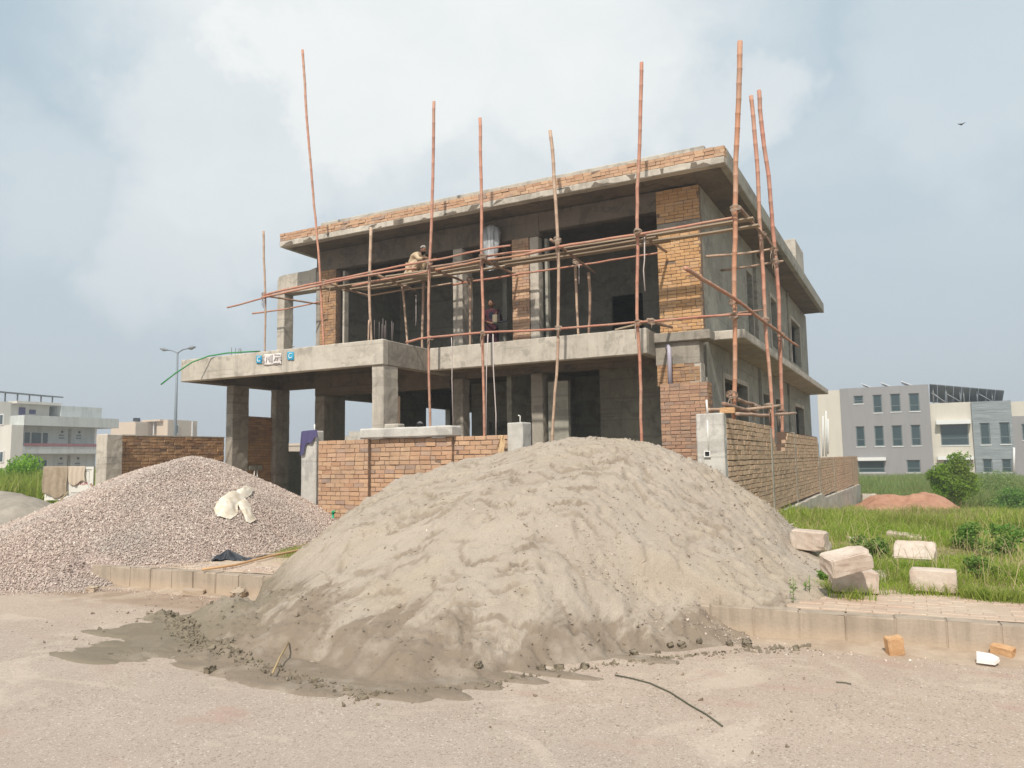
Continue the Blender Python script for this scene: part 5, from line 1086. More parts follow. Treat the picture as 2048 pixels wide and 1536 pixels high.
n = 1700; x = np.where(rng.random(n) < .5, rng.uniform(-7, -.8, n), rng.normal(-5.9, .5, n)); yk = np.interp(x, [-7, -5.4, -4.1, -3.3, -2.7, -2.2, -1.3, -.8], [5.6, 4.7, 4.35, 4.2, 4.8, 5.55, 6.5, 6.8]); y = yk-np.abs(rng.normal(0, .1, n)); z = np.array([max(sand_z(a, b), 0) for a, b in zip(x, y)])
o = stones('toe_lumps', np.stack([x, y, z+.003], -1), np.clip(rng.lognormal(-4.5, .6, n), .004, .035), M_CLOD, None, .7); tagp(o, 'crumbs of damp sand along the foot of the heap', 'sand lumps', kind='stuff')
n = 3500; x = rng.uniform(-9, 3, n); y = kerb_y(x)-np.abs(rng.normal(0, .22, n))-.02; zz_ = np.array([max(sand_z(a, b), 0) for a, b in zip(x, y)])
o = stones('road_grit', np.stack([x, y, zz_+.002], -1), np.clip(rng.lognormal(-5.2, .5, n), .002, .018), M_STONE, None, .6); tagp(o, 'fine grit collected along the kerb', 'grit', kind='stuff')

# ------------------------------------------------------------------ people
M_SKIN = MB('skin', .6, .3).col((.22, .11, .065)).m; M_HAIR = MB('black_hair', .8, .2).col((.012, .010, .009)).m
M_KURTA = MB('tan_kurta', .95, .05); M_KURTA.col(M_KURTA.ramp(M_KURTA.noise(12, 4), [(.3, (.46, .35, .225)), (.7, (.60, .475, .33))])); M_KURTA = M_KURTA.m
M_MAROON = MB('maroon_cloth', .95, .05).col((.075, .028, .038)).m; M_NAVY = MB('dark_waistcoat', .9, .1).col((.018, .020, .032)).m; M_CAP = MB('knitted_cap', .95, .05)
M_CAP.col(M_CAP.ramp(M_CAP.noise(60, 2), [(.4, (.16, .15, .13)), (.6, (.42, .40, .36))])); M_CAP = M_CAP.m; M_GCAP = MB('grey_cap', .9, .1).col((.17, .165, .17)).m
def skin(name, chains, mat, parent, lvl=2):
    """chains: list of lists of (point, radius); first point of the first chain is the root; equal points are shared"""
    V = []; E_ = []; Rr = []; idx = {}
    def vid(p, r):
        k = tuple(round(float(c_), 4) for c_ in p)
        if k not in idx: idx[k] = len(V); V.append(k); Rr.append(r)
        return idx[k]
    for ch in chains:
        prev = None
        for p, r in ch:
            i = vid(p, r)
            if prev is not None and prev != i: E_.append((prev, i))
            prev = i
    me = bpy.data.meshes.new(name); me.from_pydata(V, E_, []); me.update(); o = link(name, me, None, parent)
    mo = o.modifiers.new('skin', 'SKIN'); mo.use_smooth_shade = True
    sv = o.data.skin_vertices[0].data
    for i, r in enumerate(Rr): sv[i].radius = (r, r) if isinstance(r, (int, float)) else r; sv[i].use_root = (i == 0)
    ms = o.modifiers.new('sub', 'SUBSURF'); ms.levels = lvl; ms.render_levels = lvl; me.materials.append(mat); return o
def head(parent, c, yaw, pitch, s=1.0, cap=None, beard=True, hair=True):
    """a head with brow, nose, lips, chin, ears; faces -y before yaw"""
    bm = bmesh.new(); bmesh.ops.create_uvsphere(bm, u_segments=28, v_segments=20, radius=1)
    for w in bm.verts:
        x, y, z = w.co; fx = math.exp(-(x/.35)**2)
        X_, Y_, Z_ = x*.078, y*.098, z*.118
        if z < 0: X_ *= 1+z*.34; Y_ *= 1+z*.18
        if y < 0:
            Y_ -= .024*math.exp(-((x/.16)**2+((z+.12)/.22)**2))      # nose
            Y_ += .012*math.exp(-(((abs(x)-.36)/.17)**2+((z-.08)/.13)**2))   # eye sockets
            Y_ -= .008*math.exp(-((z-.27)/.10)**2)*fx; Y_ -= .009*math.exp(-((x/.3)**2+((z+.5)/.1)**2)); Y_ -= .010*math.exp(-((x/.3)**2+((z+.82)/.16)**2))
        w.co = (X_, Y_, Z_)
    for sd in (-1, 1):
        r_ = bmesh.ops.create_uvsphere(bm, u_segments=8, v_segments=6, radius=.022)
        for w in r_['verts']: w.co = (w.co.x*.4+sd*.080, w.co.y*.8+.006, w.co.z*1.5-.005)
    me = bpy.data.meshes.new('head'); bm.to_mesh(me); bm.free(); o = link('head', me, M_SKIN, parent, True)
    Rm_ = Matrix.Rotation(yaw, 4, 'Z') @ Matrix.Rotation(pitch, 4, 'X')
    M_ = Matrix.Translation(Vector(c)) @ Rm_ @ Matrix.Scale(s, 4); me.transform(M_)
    def extra(nm, test, grow, mat):
        bm = bmesh.new(); bmesh.ops.create_uvsphere(bm, u_segments=24, v_segments=16, radius=1); dl = [w for w in bm.verts if not test(*w.co)]; bmesh.ops.delete(bm, geom=dl, context='VERTS')
        for w in bm.verts:
            x, y, z = w.co; w.co = (x*.078*grow*(1+min(z, 0)*.3), y*.098*grow, z*.118*grow)
        me = bpy.data.meshes.new(nm); bm.to_mesh(me); bm.free(); me.transform(M_); link(nm, me, mat, parent, True)
    if hair: extra('hair', lambda x, y, z: (z > .12 and y > -.55) or (y > .25 and z > -.5), 1.05, M_HAIR)
    if beard: extra('beard', lambda x, y, z: z < -.28 and y < .15, 1.10, M_HAIR)
    if cap: extra('cap', lambda x, y, z: z > .34+.12*(-y), 1.14, cap)
    for sd in (-1, 1):
        bm = bmesh.new(); bmesh.ops.create_uvsphere(bm, u_segments=8, v_segments=6, radius=.011); me = bpy.data.meshes.new('eye'); bmesh.ops.translate(bm, verts=bm.verts[:], vec=(sd*.028, -.082, .008)); bm.to_mesh(me); bm.free(); me.transform(M_); link('eye', me, M_HAIR, parent, True)
def v3(*a): return np.array(a, float)
def hand_chains(w, dirv, up, s=1.0, grip=.7):
    """palm + five fingers curling around what is held"""
    dirv = dirv/np.linalg.norm(dirv); side = np.cross(dirv, up); side /= np.linalg.norm(side); up = np.cross(side, dirv)
    palm = w+dirv*.085*s; ch = [[(w, .026*s), (w+dirv*.045*s, .034*s), (palm, .030*s)]]
    for k, (off, ln) in enumerate(((-.030, .062), (-.010, .075), (.010, .070), (.028, .055))):
        a = palm+side*off*s+dirv*.01*s; b = a+(dirv*.75-up*grip*.5)*ln*.5*s; c_ = b+(dirv*.3-up*grip)*ln*.5*s; ch.append([(palm, .030*s), (a, .010*s), (b, .009*s), (c_, .008*s)])
    a = w+dirv*.03*s-side*.03*s; ch.append([(w+dirv*.045*s, .034*s), (a-side*.012*s, .012*s), (a-side*.03*s+dirv*.03*s-up*.015, .010*s), (a-side*.028*s+dirv*.055*s-up*.03, .009*s)]); return ch
# crouching worker on the planks, facing right along the scaffold
b0 = v3(-12.42, 17.5, 6.80)
W = empty('person', tuple(b0), 'crouching bearded worker in tan clothes and a knitted cap up on the scaffold', 'person', kind='thing')
pel = b0+v3(.0, 0, .21); ch_ = pel+v3(.22, 0, .26); nk = pel+v3(.34, 0, .36); hd = pel+v3(.425, -.02, .455)
kL, kR = b0+v3(.42, -.17, .37), b0+v3(.40, .17, .40); aL, aR = b0+v3(.16, -.17, .07), b0+v3(.20, .17, .07)
sL, sR = ch_+v3(.05, -.19, .08), ch_+v3(.05, .19, .08); eL, eR = sL+v3(.17, -.06, -.20), sR+v3(.2, .05, -.17); hL, hR = eL+v3(.20, .03, .02), eR+v3(.18, -.05, .05)
skin('body', [[(pel, .10), (pel+v3(.07, 0, .14), .11), (ch_, .12), (nk, .06), (nk*.5+hd*.5, .055)], [(ch_, .12), (sL, .06), (eL, .042), (hL, .028)], [(ch_, .12), (sR, .06), (eR, .042), (hR, .028)],
              [(pel, .10), (pel+v3(.03, -.1, 0), .09), (kL, .058), (aL, .04), (aL+v3(.10, 0, -.04), .035), (aL+v3(.17, 0, -.055), .028)], [(pel, .10), (pel+v3(.03, .1, 0), .09), (kR, .058), (aR, .04), (aR+v3(.10, 0, -.04), .035), (aR+v3(.17, 0, -.055), .028)]]
     + hand_chains(hL, v3(.9, .1, -.25), v3(0, 0, 1)) + hand_chains(hR, v3(.9, -.1, -.2), v3(0, 0, 1)), M_SKIN, W)
skin('kurta', [[(pel+v3(-.02, 0, -.02), .15), (pel+v3(.07, 0, .14), .15), (ch_, .15), (nk, .075)], [(ch_, .15), (sL, .085), (eL, .062), (eL*.35+hL*.65, .052)], [(ch_, .15), (sR, .085), (eR, .062), (eR*.35+hR*.65, .052)], [(pel+v3(-.02, 0, -.02), .15), (b0+v3(-.02, 0, .05), .13)]], M_KURTA, W)
skin('trousers', [[(pel, .13), (pel+v3(.03, -.1, 0), .11), (kL, .085), (aL+v3(0, 0, .04), .066)], [(pel, .13), (pel+v3(.03, .1, 0), .11), (kR, .085), (aR+v3(0, 0, .04), .066)]], M_KURTA, W)
head(W, hd, R(78), R(12), 1.05, cap=M_CAP, hair=True)
# standing man inside the upper room, holding a drill like tool
b1 = v3(*on_y(985, 690, 19.7)); b1 = v3(b1[0]-.02, 19.7, 4.6)
W2 = empty('person', tuple(b1), 'standing man in dark maroon clothes holding a boxy tool behind the balcony', 'person', kind='thing')
def standing(W, b, yaw, mats, hgt=1.0, arms='tool', vest=None):
    cs, sn = math.cos(yaw), math.sin(yaw)
    def q(x, y, z): return b+v3((x*cs-y*sn), (x*sn+y*cs), z)*hgt
    pel = q(0, 0, .92); ch_ = q(0, 0, 1.28); nk = q(0, -.01, 1.46); hb = q(0, -.03, 1.56)
    sL, sR = q(-.20, 0, 1.38), q(.20, 0, 1.38)
    if arms == 'tool': eL, eR, hL, hR = q(-.27, -.06, 1.10), q(.29, .0, 1.10), q(-.06, -.28, 1.0), q(.12, -.30, 1.02)
    else: eL, eR, hL, hR = q(-.27, .02, 1.10), q(.27, .02, 1.1), q(-.25, -.1, .85), q(.25, -.1, .85)
    kL, kR, aL, aR = q(-.11, -.03, .5), q(.12, -.01, .5), q(-.12, .02, .09), q(.13, .04, .09)
    skin('body', [[(pel, .11), (q(0, 0, 1.1), .105), (ch_, .12), (nk, .058), (hb, .055)], [(ch_, .12), (sL, .062), (eL, .042), (hL, .028)], [(ch_, .12), (sR, .062), (eR, .042), (hR, .028)],
                  [(pel, .11), (q(-.09, 0, .84), .09), (kL, .058), (aL, .04), (q(-.12, -.14, .03), .034)], [(pel, .11), (q(.1, 0, .84), .09), (kR, .058), (aR, .04), (q(.13, -.12, .03), .034)]]
         + hand_chains(hL, q(.05, -.3, .95)-hL, v3(0, 0, 1)) + hand_chains(hR, q(.0, -.4, .98)-hR, v3(0, 0, 1)), M_SKIN, W)
    skin('kurta', [[(q(0, 0, .62), .17), (q(0, 0, .95), .15), (ch_, .145), (nk, .07)], [(ch_, .145), (sL, .08), (eL, .06), (eL*.3+hL*.7, .05)], [(ch_, .145), (sR, .08), (eR, .06), (eR*.3+hR*.7, .05)]], mats[0], W)
    skin('trousers', [[(pel, .14), (q(-.09, 0, .84), .12), (kL, .10), (q(-.12, .02, .12), .07)], [(pel, .14), (q(.1, 0, .84), .12), (kR, .10), (q(.13, .04, .12), .07)]], mats[1], W)
    if vest: skin('waistcoat', [[(q(0, .01, 1.0), .155), (q(0, .01, 1.28), .155), (q(0, 0, 1.42), .10)]], vest, W)
    return hb, q
hb, q = standing(W2, b1, R(28), (M_MAROON, M_MAROON), .99, vest=M_NAVY)
head(W2, hb+v3(0, -.02, .045), R(5), R(12), 1.12, beard=False)
tl = empty('power_tool', tuple(q(.1, -.36, 1.0)), 'dark power tool with a beige box held by the standing man', 'tool', kind='thing')
pt_ = q(.12, -.40, 1.02)
def tbox(nm, dx, dy, dz, sx, sy, sz, mat):
    c_ = pt_+v3(dx, dy, dz); o = boxes(nm, [(c_[0]-sx, c_[0]+sx, c_[1]-sy, c_[1]+sy, c_[2]-sz, c_[2]+sz)], mat, None, 0, .008); o.parent = tl; o.matrix_parent_inverse = Matrix.Translation(-Vector(tl.location))
M_BEI = MB('beige_metal', .6, .3).col((.27, .23, .16)).m
tbox('box', .0, 0, .06, .075, .05, .13, M_BEI); tbox('arm', .16, 0, -.03, .085, .02, .02, M_BLACK); tbox('handle', .32, 0, -.02, .075, .025, .035, M_BLACK); tbox('strap', .13, .0, .14, .02, .01, .15, M_BLACK)
# a third person: just the capped head shows over the beam on the front wall
hp = on_y(841, 851, 15.2); b2 = v3(hp[0], 15.2, hp[2]-1.62+.02)
W3 = empty('person', tuple(b2), 'person inside the plot whose grey cap just shows over the concrete beam', 'person', kind='thing')
hb, q = standing(W3, b2, R(20), (M_NAVY, M_NAVY), .96, arms='down'); head(W3, hb+v3(0, -.01, .07), R(200), R(20), 1.0, cap=M_GCAP, beard=False)
boxes('work_platform', [(b2[0]-.5, b2[0]+.5, 14.8, 15.6, .2, b2[2])], M_CONC)
tagp(bpy.data.objects['work_platform'], 'low concrete step behind the front brick wall', 'step')

# ------------------------------------------------------------------ far buildings
M_GLASS = MB('dark_glass', .12, .6).col((.035, .06, .065)).m; M_ALU = MB('grey_window_frame', .5, .4).col((.16, .19, .19)).m; M_WFR = MB('white_window_frame', .5, .3).col((.72, .72, .70)).m
def paintm(name, col, stain=.25):
    m = MB(name, .9, .15); st = m.noise(.9, 5, .65, stretch=(2.2, 2.2, .35)); n = m.noise(.5, 4); c = m.mix(m.mr(st, .45, .75, 0, stain), tuple(col), tuple(x*.55 for x in col)); c = m.mix(m.mr(n, .4, .65, 0, .2), c, tuple(min(x*1.12, 1) for x in col)); m.col(c); return m.m
M_GREY = paintm('grey_render', (.29, .28, .28)); M_BEIGE = paintm('beige_render', (.58, .54, .46), .2); M_WHB = paintm('mildewed_white', (.55, .57, .55), .75); M_WHF = paintm('off_white_render', (.66, .63, .57), .3); M_BEI2 = paintm('tan_render', (.50, .42, .33), .15); M_BEI3 = paintm('light_tan_render', (.62, .50, .39), .1)
m = MB('slate_cladding', .8, .2); n = m.noise(1.2, 5, .7, stretch=(.35, 1, 5)); c = m.ramp(n, [(.3, (.17, .19, .20)), (.5, (.25, .28, .29)), (.7, (.36, .39, .39))]); m.col(c).bump(n, .8, .05); M_SLATE = m.m
RB = empty('office_building', (0, 85, 0), 'grey and beige three storey building with solar panels beyond the grass', 'building'); YB = 85.0
def bxo(name, b, mat, par, bev=0): 
    o = boxes(name, [b], mat, None); o.parent = par; o.matrix_parent_inverse = Matrix.Translation(-Vector(par.location)); return o
def rectY(u0, v0, u1, v1, Y): a = on_y(u0, v0, Y); b = on_y(u1, v1, Y); return a[0], b[0], b[2], a[2]
def block_with_windows(x0, x1, z0, z1, wins, mat, Y=YB, depth=12, frame=M_ALU):
    o = wall('wall', 'x', Y, Y+.35, x0, x1, z0, z1, [(a, b, lo, hi) for (a, b, lo, hi) in wins], mat, None); o.parent = RB; o.matrix_parent_inverse = Matrix.Translation((0, -85, 0))
    bxo('block', (x0, x1, Y+.36, Y+depth, z0, z1-.02), mat, RB)
    for (a, b, lo, hi) in wins:
        t_ = .09; f_ = boxes('window', [(a, b, Y+.12, Y+.2, lo, lo+t_), (a, b, Y+.12, Y+.2, hi-t_, hi), (a, a+t_, Y+.12, Y+.2, lo+t_, hi-t_), (b-t_, b, Y+.12, Y+.2, lo+t_, hi-t_), (a+t_, b-t_, Y+.12, Y+.2, lo+(hi-lo)*.33, lo+(hi-lo)*.33+.06)], frame, None)
        f_.parent = RB; f_.matrix_parent_inverse = Matrix.Translation((0, -85, 0))
        pn = boxes('pane', [(a+t_, b-t_, Y+.15, Y+.17, lo+t_, hi-t_)], M_GLASS, None); pn.parent = f_
        sl_ = boxes('sill', [(a-.06, b+.06, Y-.06, Y+.11, lo-.08, lo-.002)], M_WFR, None); sl_.parent = f_
def W_(*r): return rectY(*r, YB)
X = [on_y(u, 850, YB)[0] for u in (1638, 1683, 1862, 1945, 2025, 2110)]
ztop = lambda u, v: on_y(u, v, YB)[2]
block_with_windows(X[0], X[1]-.01, -2, ztop(1660, 781), [], M_BEIGE)
block_with_windows(X[1], X[2], -2, ztop(1770, 773), [W_(1707, 792, 1727, 807), W_(1745, 790, 1765, 825), W_(1780, 788, 1802, 823), W_(1817, 787, 1840, 822), W_(1711, 853, 1731, 893), W_(1748, 852, 1769, 892), W_(1783, 851, 1806, 892), W_(1821, 850, 1843, 891), W_(1716, 922, 1770, 945), W_(1813, 920, 1842, 945)], M_GREY)
block_with_windows(X[2]+.01, X[3], -2, ztop(1900, 805), [W_(1880, 849, 1939, 890), W_(1888, 920, 1940, 945)], M_BEIGE, YB+.3)
block_with_windows(X[3]+.01, X[4], -2, ztop(1985, 802), [W_(1959, 846, 1982, 889), W_(1998, 845, 2022, 888), W_(1965, 918, 1986, 945), W_(2003, 918, 2025, 945)], M_SLATE, YB+.0)
block_with_windows(X[4]+.01, X[5], -2, ztop(2040, 832), [W_(2043, 848, 2060, 880)], M_GREY, YB+.1)
bxo('upper_block', (X[4]+.01, X[5], YB+.5, YB+11, ztop(2040, 832), ztop(2040, 802)), M_BEIGE, RB)
for (u0, v0, u1, v1) in ((1872, 841, 1942, 847), (1714, 915, 1772, 921), (1875, 913, 1948, 919)):
    a = rectY(u0, v0, u1, v1, YB-.4); bxo('canopy', (a[0], a[1], YB-.5, YB+.29, a[2], a[3]), M_WFR, RB)
for u, v0, v1 in ((1646, 832, 910), (1652, 822, 910), (1656, 838, 905)):
    a = on_y(u, v0, YB-.1); b = on_y(u, v1, YB-.1); tube('pipe', None, .07, M_WFR, None, 6, True, [([a, b], .08)]); o = COL.objects[-1] if False else bpy.data.objects[[k.name for k in bpy.data.objects if k.name.startswith('pipe')][-1]]
    o.parent = RB; o.matrix_parent_inverse = Matrix.Translation((0, -85, 0))
a = on_y(2028, 895, YB-.1); b = on_y(2028, 945, YB-.1); o = tube('pipe', [a, b], .1, M_WFR, None, 6); o.parent = RB; o.matrix_parent_inverse = Matrix.Translation((0, -85, 0))
M_PANEL = MB('solar_panel_back', .4, .5).col((.13, .145, .15)).m; M_STEEL = MB('steel', .5, .5).col((.22, .23, .24)).m; M_PEDGE = MB('panel_edge', .4, .5).col((.6, .62, .63)).m
SO_ = empty('solar_array', (0, 86, 8), 'long tilted solar panel array on steel legs above the beige roof', 'solar panels', 'solar panels on the roofs')
A0, A1 = on_y(1859, 769, 86.5), on_y(2009, 782, 86.5); lowd = v3(0, 4.2, -1.5)
npn = 9
for i in range(npn):
    p = A0+(A1-A0)*i/npn; q_ = A0+(A1-A0)*(i+.96)/npn; V = [p, q_, q_+lowd, p+lowd]; V = [tuple(a) for a in V]+[tuple(a+v3(0, 0, .06)) for a in V]
    me = arr_mesh('solar_panel', V, BOXF); o = link('solar_panel', me, M_PANEL, None); o.parent = SO_; o.matrix_parent_inverse = Matrix.Translation((0, -86, -8))
zr = ztop(1900, 805)
for u in (1866, 1893, 1921, 1928, 1955, 1985):
    p = on_y(u, 790, 86.7); q_ = A0+(A1-A0)*((u-1859)/150); o = tube('steel_leg', [(p[0], 87.0, zr), (q_[0], 87.0, q_[2]-.1)], .06, M_STEEL, None, 5); o.parent = SO_; o.matrix_parent_inverse = Matrix.Translation((0, -86, -8))
for (u0, u1) in ((1862, 1890), (1890, 1921), (1866, 1888), (1955, 1985)):
    o = tube('steel_brace', [(on_y(u0, 786, 86.9)[0], 86.95, on_y(u0, 786, 86.9)[2]), (on_y(u1, 803, 86.9)[0], 86.95, on_y(u1, 803, 86.9)[2])], .05, M_STEEL, None, 5); o.parent = SO_; o.matrix_parent_inverse = Matrix.Translation((0, -86, -8))
for k, (u, v) in enumerate(((1723, 768), (1762, 766), (1802, 763))):
    e = empty('solar_array', tuple(on_y(u, v, 86)), ('leftmost', 'middle', 'rightmost')[k]+' of three small tilted solar panels edging over the grey roof', 'solar panels', 'solar panels on the roofs')
    p, q_ = on_y(u, v, 86), on_y(u+23, v+9, 86); V = [p, q_, q_+v3(0, 3, 0), p+v3(0, 3, 0)]; V = [tuple(a) for a in V]+[tuple(a+v3(0, 0, .1)) for a in V]
    link('solar_panel', arr_mesh('solar_panel', V, BOXF), M_PEDGE, e); tube('steel_leg', [q_+v3(-.3, .5, .0), q_+v3(-.3, .5, -.5)], .04, M_STEEL, e, 5)
# left white building, its long side facing right
LB = empty('apartment_building', (-75, 43, 0), 'weathered white building with long balconies far left beyond the grass', 'building'); XL = -75.0
def lbx(name, b, mat, par=None):
    par = par or LB; o = boxes(name, [b], mat, None); o.parent = par; o.matrix_parent_inverse = Matrix.Translation((75, -43, 0)); return o
y_ = lambda u, X_=XL: on_x(u, 850, X_)[1]
lbx('body', (-92, -76.8, 42.6, 51.0, -1, 5.5), M_WHB); lbx('roof_parapet', (-92, XL, 42.5, 52.3, 5.43, 6.4), M_WHB); lbx('balcony_band', (-92, XL, 42.5, 52.3, 2.72, 3.42), M_WHB); lbx('balcony_band', (-92, XL-.1, 42.5, 56, -.4, .1), M_WHB)
lbx('stair_tower', (-93, -75.0, 41.4, 42.49, -1, 5.42), M_WHF); lbx('stair_tower_top', (-93, -77.4, 41.3, 42.6, 5.43, 7.75), M_WHF); lbx('roof_room', (-90, -77.6, 42.7, 46.4, 6.41, 7.6), M_WHF); lbx('roof_room_slab', (-91, -76.6, 42.65, 47.0, 7.61, 7.85), M_WHF)
lbx('water_tank_block', (-79.5, -76.6, 47.0, 51.4, 6.41, 7.6), M_WHB)
lbx('railing', (XL+.02, XL+.05, 42.6, 52.5, 3.45, 3.72), MB('red_rail', .6, .3).col((.30, .12, .13)).m)
for zc, (lo, hi) in enumerate(((.55, 2.15), (3.42, 4.85))):
    for (a, b) in ((43.55, 44.1), (44.2, 45.2), (45.3, 45.85)):
        f_ = lbx('window', (-76.79, -76.7, a-.04, b+.04, lo-.04, hi+.04), M_WFR); pn = boxes('pane', [(-76.695, -76.66, a+.03, b-.03, lo+.03, hi-.03)], M_GLASS, None); pn.parent = f_
    for a in (47.0, 48.8): 
        for dz_ in (0, .28): lbx('vent', (-76.79, -76.72, a, a+.5, lo+.85+dz_, lo+.97+dz_), M_ALU)
        lbx('vent', (-76.79, -76.7, a+.2, a+.38, hi+.02, hi+.2), M_BLACK)
    lbx('down_pipe', (-76.79, -76.65, 48.0, 48.2, lo-.3, hi+.4), M_PLAST)
lbx('corner_pipe', (-76.2, -76.0, 50.3, 50.5, 3.5, 5.42), M_WFR)
for (a, b, z0, z1, mt) in ((43.4, 44.0, 6.45, 7.3, M_PURP), (44.4, 45.0, 6.7, 7.1, M_PURP)): lbx('laundry', (-77.55, -77.5, a, b, z0, z1), mt)
for (v0, v1) in ((828, 850), (902, 925)):
    a = on_y(1, v0, 41.35); b = on_y(7, v1, 41.35); f_ = lbx('window', (a[0], b[0], 41.3, 41.38, b[2], a[2]), M_WFR); pn = boxes('pane', [(a[0]+.1, b[0]-.1, 41.26, 41.295, b[2]+.1, a[2]-.1)], M_GLASS, None); pn.parent = f_
e = empty('solar_array', (-78, 44, 8), 'dark solar panel rack on the far left white building', 'solar panels', 'solar panels on the roofs')
P0, P1 = on_x(-40, 781, -78), on_x(128, 796, -78)
for i in range(7):
    p = P0+(P1-P0)*i/7; q_ = P0+(P1-P0)*(i+.95)/7; V = [p, q_, q_+v3(-3, 0, .25), p+v3(-3, 0, .25)]; V = [tuple(a) for a in V]+[tuple(a+v3(0, 0, .12)) for a in V]; o = link('solar_panel', arr_mesh('solar_panel', V, BOXF), M_PANEL, e)
    tube('steel_leg', [p+v3(-.4, .2, 0), v3(p[0]-.4, p[1]+.2, 7.85)], .07, M_STEEL, e, 5)
# far tan buildings behind the left wall
TB = empty('tan_house', (-118, 86, 0), 'low tan building on the horizon behind the left brick wall', 'building')
def tbx(name, b, mat): o = boxes(name, [b], mat, None); o.parent = TB; o.matrix_parent_inverse = Matrix.Translation((118, -86, 0)); return o
tbx('left_block', (-124, -117.6, 85, 89.5, 0, 8.85), M_BEI3); tbx('left_block_shaded_side', (-117.59, -117.4, 85, 87.4, 0, 8.6), M_BEI2); tbx('roof_slab', (-119, -114.3, 87.3, 89.8, 8.9, 9.2), M_BEI3)  # side panel in darker tan: shade put into the wall colour
tbx('right_block', (-116, -113.3, 88, 92.5, 0, 9.15), M_BEI3); tbx('right_block_shaded_side', (-113.29, -113.1, 88.0, 94.0, 0, 9.1), M_BEI2)  # right block's side likewise painted darker for its shade
f_ = tbx('window', (-113.09, -113.0, 89.2, 90.0, 6.7, 8.4), M_WFR); pn = boxes('pane', [(-112.99, -112.95, 89.3, 89.9, 6.85, 8.25)], M_GLASS, None); pn.parent = f_
tbx('down_pipe', (-113.09, -112.9, 92.8, 92.95, 6, 9), M_WFR); tbx('water_tank', (-118.6, -117.8, 85.3, 86.1, 8.86, 9.5), M_NAVY); tbx('down_pipe', (-116.8, -116.6, 87.9, 87.99, 5, 8.9), M_WFR)
TB2 = empty('tan_house', (-95, 110, 0), 'flat roofed tan building glimpsed between the porch columns', 'building')
def tb2(name, b, mat): o = boxes(name, [b], mat, None); o.parent = TB2; o.matrix_parent_inverse = Matrix.Translation((95, -110, 0)); return o
pA = on_y(560, 892, 110); pB = on_y(640, 905, 110); tb2('block', (pA[0], pB[0], 110, 118, 0, pA[2]), M_BEI2); tb2('roof_rim', (pA[0]-.2, pB[0]+.2, 109.8, 118, pA[2], pA[2]+.4), M_BEI3)
TB3 = empty('concrete_house', (-70, 100, 0), 'small grey concrete building seen through the ground floor opening', 'building')
pA = on_y(681, 872, 100); pB = on_y(728, 890, 100)
for nm, b in (('block', (pA[0], pB[0], 100, 106, 0, pA[2])), ('roof_block', (pA[0]+1.0, pB[0]-1.4, 101, 104, pA[2], pA[2]+.75))): o = boxes(nm, [b], M_CONC, None); o.parent = TB3; o.matrix_parent_inverse = Matrix.Translation((70, -100, 0))
# street lamp
SL = empty('street_lamp', tuple(at_d(350, 900, 52)), 'tall grey double armed street lamp far behind the left brick wall', 'street lamp', kind='thing')
M_LAMP = MB('galvanised_steel', .5, .4).col((.22, .25, .28)).m
pb_ = at_d(349, 905, 52); pt2 = at_d(355, 707, 52); pb_[2] = -.2; tube('pole', [pb_, (pb_+pt2)/2, pt2], [.12, .1, .07], M_LAMP, SL, 10)
la = [pt2, at_d(358, 704, 52), at_d(366, 699, 52), at_d(378, 696.5, 52)]; tube('arm', la, .045, M_LAMP, SL, 6); tube('lamp_head', [at_d(377, 697, 52), at_d(383, 695.5, 52), at_d(391, 693.8, 52)], [.07, .15, .05], M_STEEL, SL, 8)
la = [pt2, at_d(351, 704, 52.5), at_d(343, 701, 53), at_d(334, 700, 53.4)]; tube('arm', la, .045, M_LAMP, SL, 6); tube('lamp_head', [at_d(335, 700, 53.3), at_d(328, 699, 53.6), at_d(321, 697.5, 53.9)], [.06, .13, .05], M_STEEL, SL, 8)
p = on_y(1923, 249, 60); bm = bmesh.new(); 
vs = [bm.verts.new(tuple(p+np.array(q_)*1.0)) for q_ in ((-.0, -.16, 0), (.05, 0, .02), (0, .18, 0), (-.05, 0, .02), (.28, .0, .12), (-.28, 0, .12), (0, 0, -.05))]
for f_ in ((0, 1, 3), (1, 2, 3), (0, 6, 1), (1, 6, 2), (2, 6, 3), (3, 6, 0), (0, 4, 2), (0, 5, 2)): 
    try: bm.faces.new([vs[i] for i in f_])
    except ValueError: pass
me = bpy.data.meshes.new('bird'); bm.to_mesh(me); bm.free(); tagp(link('bird', me, M_BLACK), 'tiny dark bird in flight in the right of the sky', 'bird')

# ------------------------------------------------------------------ air
hzm = bpy.data.materials.new('haze'); hzm.use_nodes = True; t_ = hzm.node_tree; t_.nodes.clear(); ho = t_.nodes.new('ShaderNodeOutputMaterial'); pv = t_.nodes.new('ShaderNodeVolumePrincipled')
pv.inputs['Color'].default_value = (.86, .91, .95, 1); pv.inputs['Density'].default_value = .0022; pv.inputs['Anisotropy'].default_value = .3; t_.links.new(pv.outputs[0], ho.inputs['Volume'])
o = boxes('haze', [(-190, 120, -40, 190, -2.6, 16)], hzm); tagp(o, 'thin pale haze over the whole place', None, None, 'stuff')

